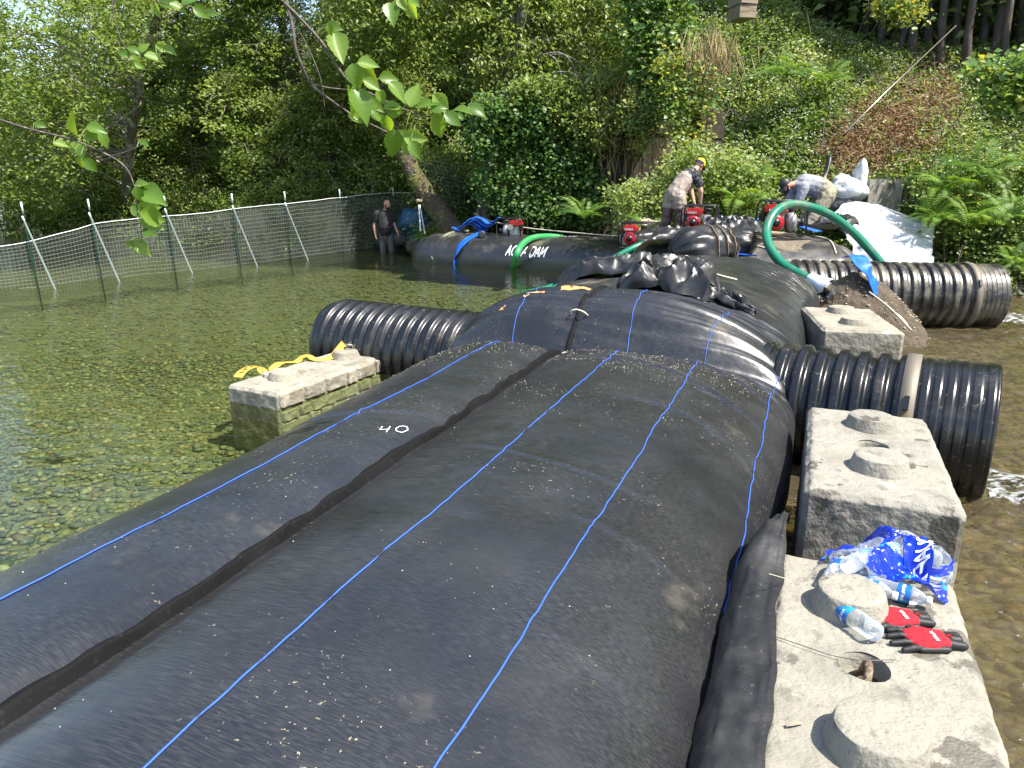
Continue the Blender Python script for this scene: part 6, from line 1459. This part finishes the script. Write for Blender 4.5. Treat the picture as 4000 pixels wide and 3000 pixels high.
garment('shirt', [([Q['pelvis'].lerp(Q['waist'], .6), Q['waist'], Q['chest'], Q['neck0'] + Vector((.04, 0, -.02))], [.19, .19, .19, .1]), ([Q['sh_l'], Q['sh_l'].lerp(Q['elb_l'], .6)], [.1, .082]), ([Q['sh_r'], Q['sh_r'].lerp(Q['elb_r'], .6)], [.1, .082]), ([Q['sh_l'], Q['sh_r']], [.1, .1])], m_greytee, r3_)
garment('waders', [([Q['waist'] + Vector((.05, 0, -.02)), Q['pelvis']], [.2, .21])] + [([Q['pelvis'], Q['hip_' + k], Q['knee_' + k]], [.19, .15, .11]) for k in 'lr'] + [([Q['knee_' + k], Q['ank_' + k]], [.11, .085]) for k in 'lr'], m_khaki, r3_, wr=.013, sc=8)
for k in 'lr': garment('boot', [([Q['ank_' + k], Q['toe_' + k]], [.062, .052])], m_boot, r3_)
cap_on(r3_, Q, fr, m_rubber, m_rubber); beard(r3_, Q, fr, 1.1)

# ------------------------------------------------------------------ alder twigs hanging in front
def big_leaf_mesh(k):
    mb = MB(); n = 15; rows = []
    for i in range(n + 1):
        u = i / n; w = .36 * (math.sin(math.pi * min(1, u * 1.02) ** .78)) * (1 - .25 * u) + .002; w *= 1 + (.07 if i % 2 else -.05)
        z = .10 * math.sin(u * 2.2 + k) - .16 * u * u; sgn = .25 + .1 * k
        rows.append([(u, -w, z + sgn * w), (u, -w * .5, z + sgn * w * .35 + .012 * math.sin(u * 45)), (u, 0, z), (u, w * .5, z + sgn * w * .35 + .012 * math.sin(u * 45)), (u, w, z + sgn * w)])
    mb.v = [p for r in rows for p in r]; mb.f = [(i * 5 + j, i * 5 + j + 1, (i + 1) * 5 + j + 1, (i + 1) * 5 + j) for i in range(n) for j in range(4)]
    me = mb.mesh('leaf'); at = me.attributes.new('tint', 'FLOAT', 'FACE'); at.data.foreach_set('value', [.12 + .26 * k + .05 * math.sin(q) for q in range(len(me.polygons))]); me.materials.append(G['biglf']); return me
bigl = [big_leaf_mesh(k) for k in range(4)]
random.seed(17)
def spray(label, stems, leaves, D, over, lsc=1.):
    root = empty('alder_branch', over, label, 'branch')
    SP_ = []
    for st_, r0 in stems:
        P = spline([pd(a, b, D + dd) for a, b, dd in st_], 6); SP_ += P
        MB().tube(P, [.6 * r0 * (1 - .75 * i / len(P)) for i in range(len(P))], 7).build('twig', m_twig, root)
    for (px, py, ln, ang) in leaves:
        c = pd(px, py, D + random.uniform(-.08, .08)); L_ = ln / FPX * D * lsc * random.uniform(.92, 1.1); a = R(ang + random.gauss(0, 8))
        d = Vector((math.cos(a), random.gauss(0, .3), -math.sin(a))).normalized(); nrm = Vector((random.gauss(0, .35), -1 + random.gauss(0, .25), .55 + random.gauss(0, .3))).normalized()
        y_ = nrm.cross(d).normalized(); z_ = d.cross(y_); m = Matrix((d, y_, z_)).transposed().to_4x4(); base = c - d * (L_ / 2)
        o = link(bpy.data.objects.new('leaf', random.choice(bigl))); o.matrix_basis = Matrix.Translation(base) @ m @ Matrix.Diagonal((L_, L_, L_, 1)); attach(o, root)
        q = min(SP_, key=lambda p: (p - base).length)
        MB().tube(spline([q, q.lerp(base, .5) + Vector((0, 0, .008)), base], 3), .0016 * D / 3, 5).build('leaf_stalk', m_stalk, root)
    return root
m_stalk = M('leaf_stalk', (.16, .2, .05), .6)
BR1 = [(1306, 110, 62, 0), (1323, 180, 105, 70), (1288, 118, 40, 60), (1440, 247, 80, 5), (1434, 290, 100, 50), (1390, 304, 90, 75), (1520, 307, 70, 5), (1554, 361, 90, 45), (1490, 380, 60, 60), (1618, 367, 80, -70), (1371, 399, 105, 60), (1409, 418, 120, 65), (1466, 411, 90, 30), (1535, 415, 70, -5), (1472, 456, 85, 40), (1516, 487, 70, 75), (1390, 460, 65, 20), (1668, 411, 75, -15), (1725, 405, 85, 60), (1715, 425, 65, -30), (1808, 437, 75, 20), (1865, 437, 85, 30), (1770, 468, 75, 35), (1713, 494, 95, 70), (1800, 455, 40, 10), (1535, 563, 105, 95), (1580, 544, 80, 70), (1624, 538, 85, 10), (1624, 589, 75, 55), (1592, 576, 60, 100), (1455, 330, 70, 30), (1545, 440, 55, -20)]
spray('leafy alder twig hanging into the top centre of the view', [
    ([(1090, -260, -.1), (1105, -60, 0), (1140, 90, 0), (1160, 210, 0), (1215, 325, .05), (1290, 390, .05), (1380, 450, .1), (1520, 520, .1), (1590, 555, .1)], .016),
    ([(1110, 10, 0), (1180, 80, 0), (1260, 170, 0), (1310, 250, 0), (1370, 325, 0), (1440, 362, 0), (1530, 405, 0), (1640, 448, 0), (1745, 458, 0), (1850, 440, 0)], .012),
    ([(1225, 330, .05), (1300, 345, .1), (1400, 350, .1), (1490, 330, 0)], .006), ([(1140, 90, 0), (1190, 160, .1), (1250, 300, .1), (1270, 430, .1)], .006)], BR1, 3.3, pd(1090, -260, 3.2), 1.05)
BR2 = [(288, 484, 85, -90), (380, 506, 70, 10), (361, 530, 75, -5), (405, 551, 55, 60), (240, 563, 50, 10), (304, 576, 65, -5), (323, 595, 60, 70), (354, 646, 65, 50), (316, 636, 50, 100), (551, 721, 65, -30), (601, 747, 80, 20), (608, 778, 105, 20), (544, 760, 55, 70), (582, 810, 75, 5), (601, 848, 100, 30), (595, 877, 85, 15), (544, 829, 70, 60), (589, 908, 65, 25), (551, 968, 80, 25), (510, 955, 45, 20), (160, 488, 40, 20), (565, 560, 40, 10)]
spray('drooping alder twig reaching in from the left edge', [
    ([(-260, 380, -.1), (-80, 440, 0), (100, 500, 0), (280, 545, 0), (430, 610, 0), (495, 660, 0), (525, 730, 0), (535, 800, 0), (550, 880, 0), (555, 945, 0)], .010),
    ([(430, 612, 0), (500, 590, 0), (570, 560, 0)], .005)], BR2, 3.5, pd(-260, 380, 3.4), 1.05)
BR3 = [(525, 200, 45, 30), (565, 185, 40, -40), (640, 185, 45, 10), (600, 215, 55, -10), (530, 232, 40, 40), (605, 225, 60, 5), (538, 255, 45, 20), (665, 200, 50, 30), (480, 210, 40, 200), (610, 40, 45, 80), (660, 10, 60, 10), (700, 35, 60, 20), (790, 50, 60, 30), (740, 10, 50, -20), (830, 55, 40, 10)]
spray('pale young alder twig near the upper left', [([(420, -200, 0), (440, 20, 0), (470, 150, 0), (520, 205, 0), (600, 215, 0), (660, 200, 0)], .008), ([(430, -80, 0), (560, -10, 0), (680, 20, 0), (830, 50, 0)], .007)], BR3, 5.0, pd(420, -200, 5), 1.15)
BR4 = [(1532, 57, 90, 85), (1605, 38, 75, 70), (1573, 13, 60, 60), (1560, -20, 60, 60), (30, 30, 60, 150), (1620, 10, 50, 20)]
spray('single short alder twig dipping from the top edge', [([(1500, -250, 0), (1550, -90, 0), (1575, -20, 0), (1590, 10, 0)], .006)], BR4[:4] + BR4[5:], 3.6, pd(1500, -250, 3.6))
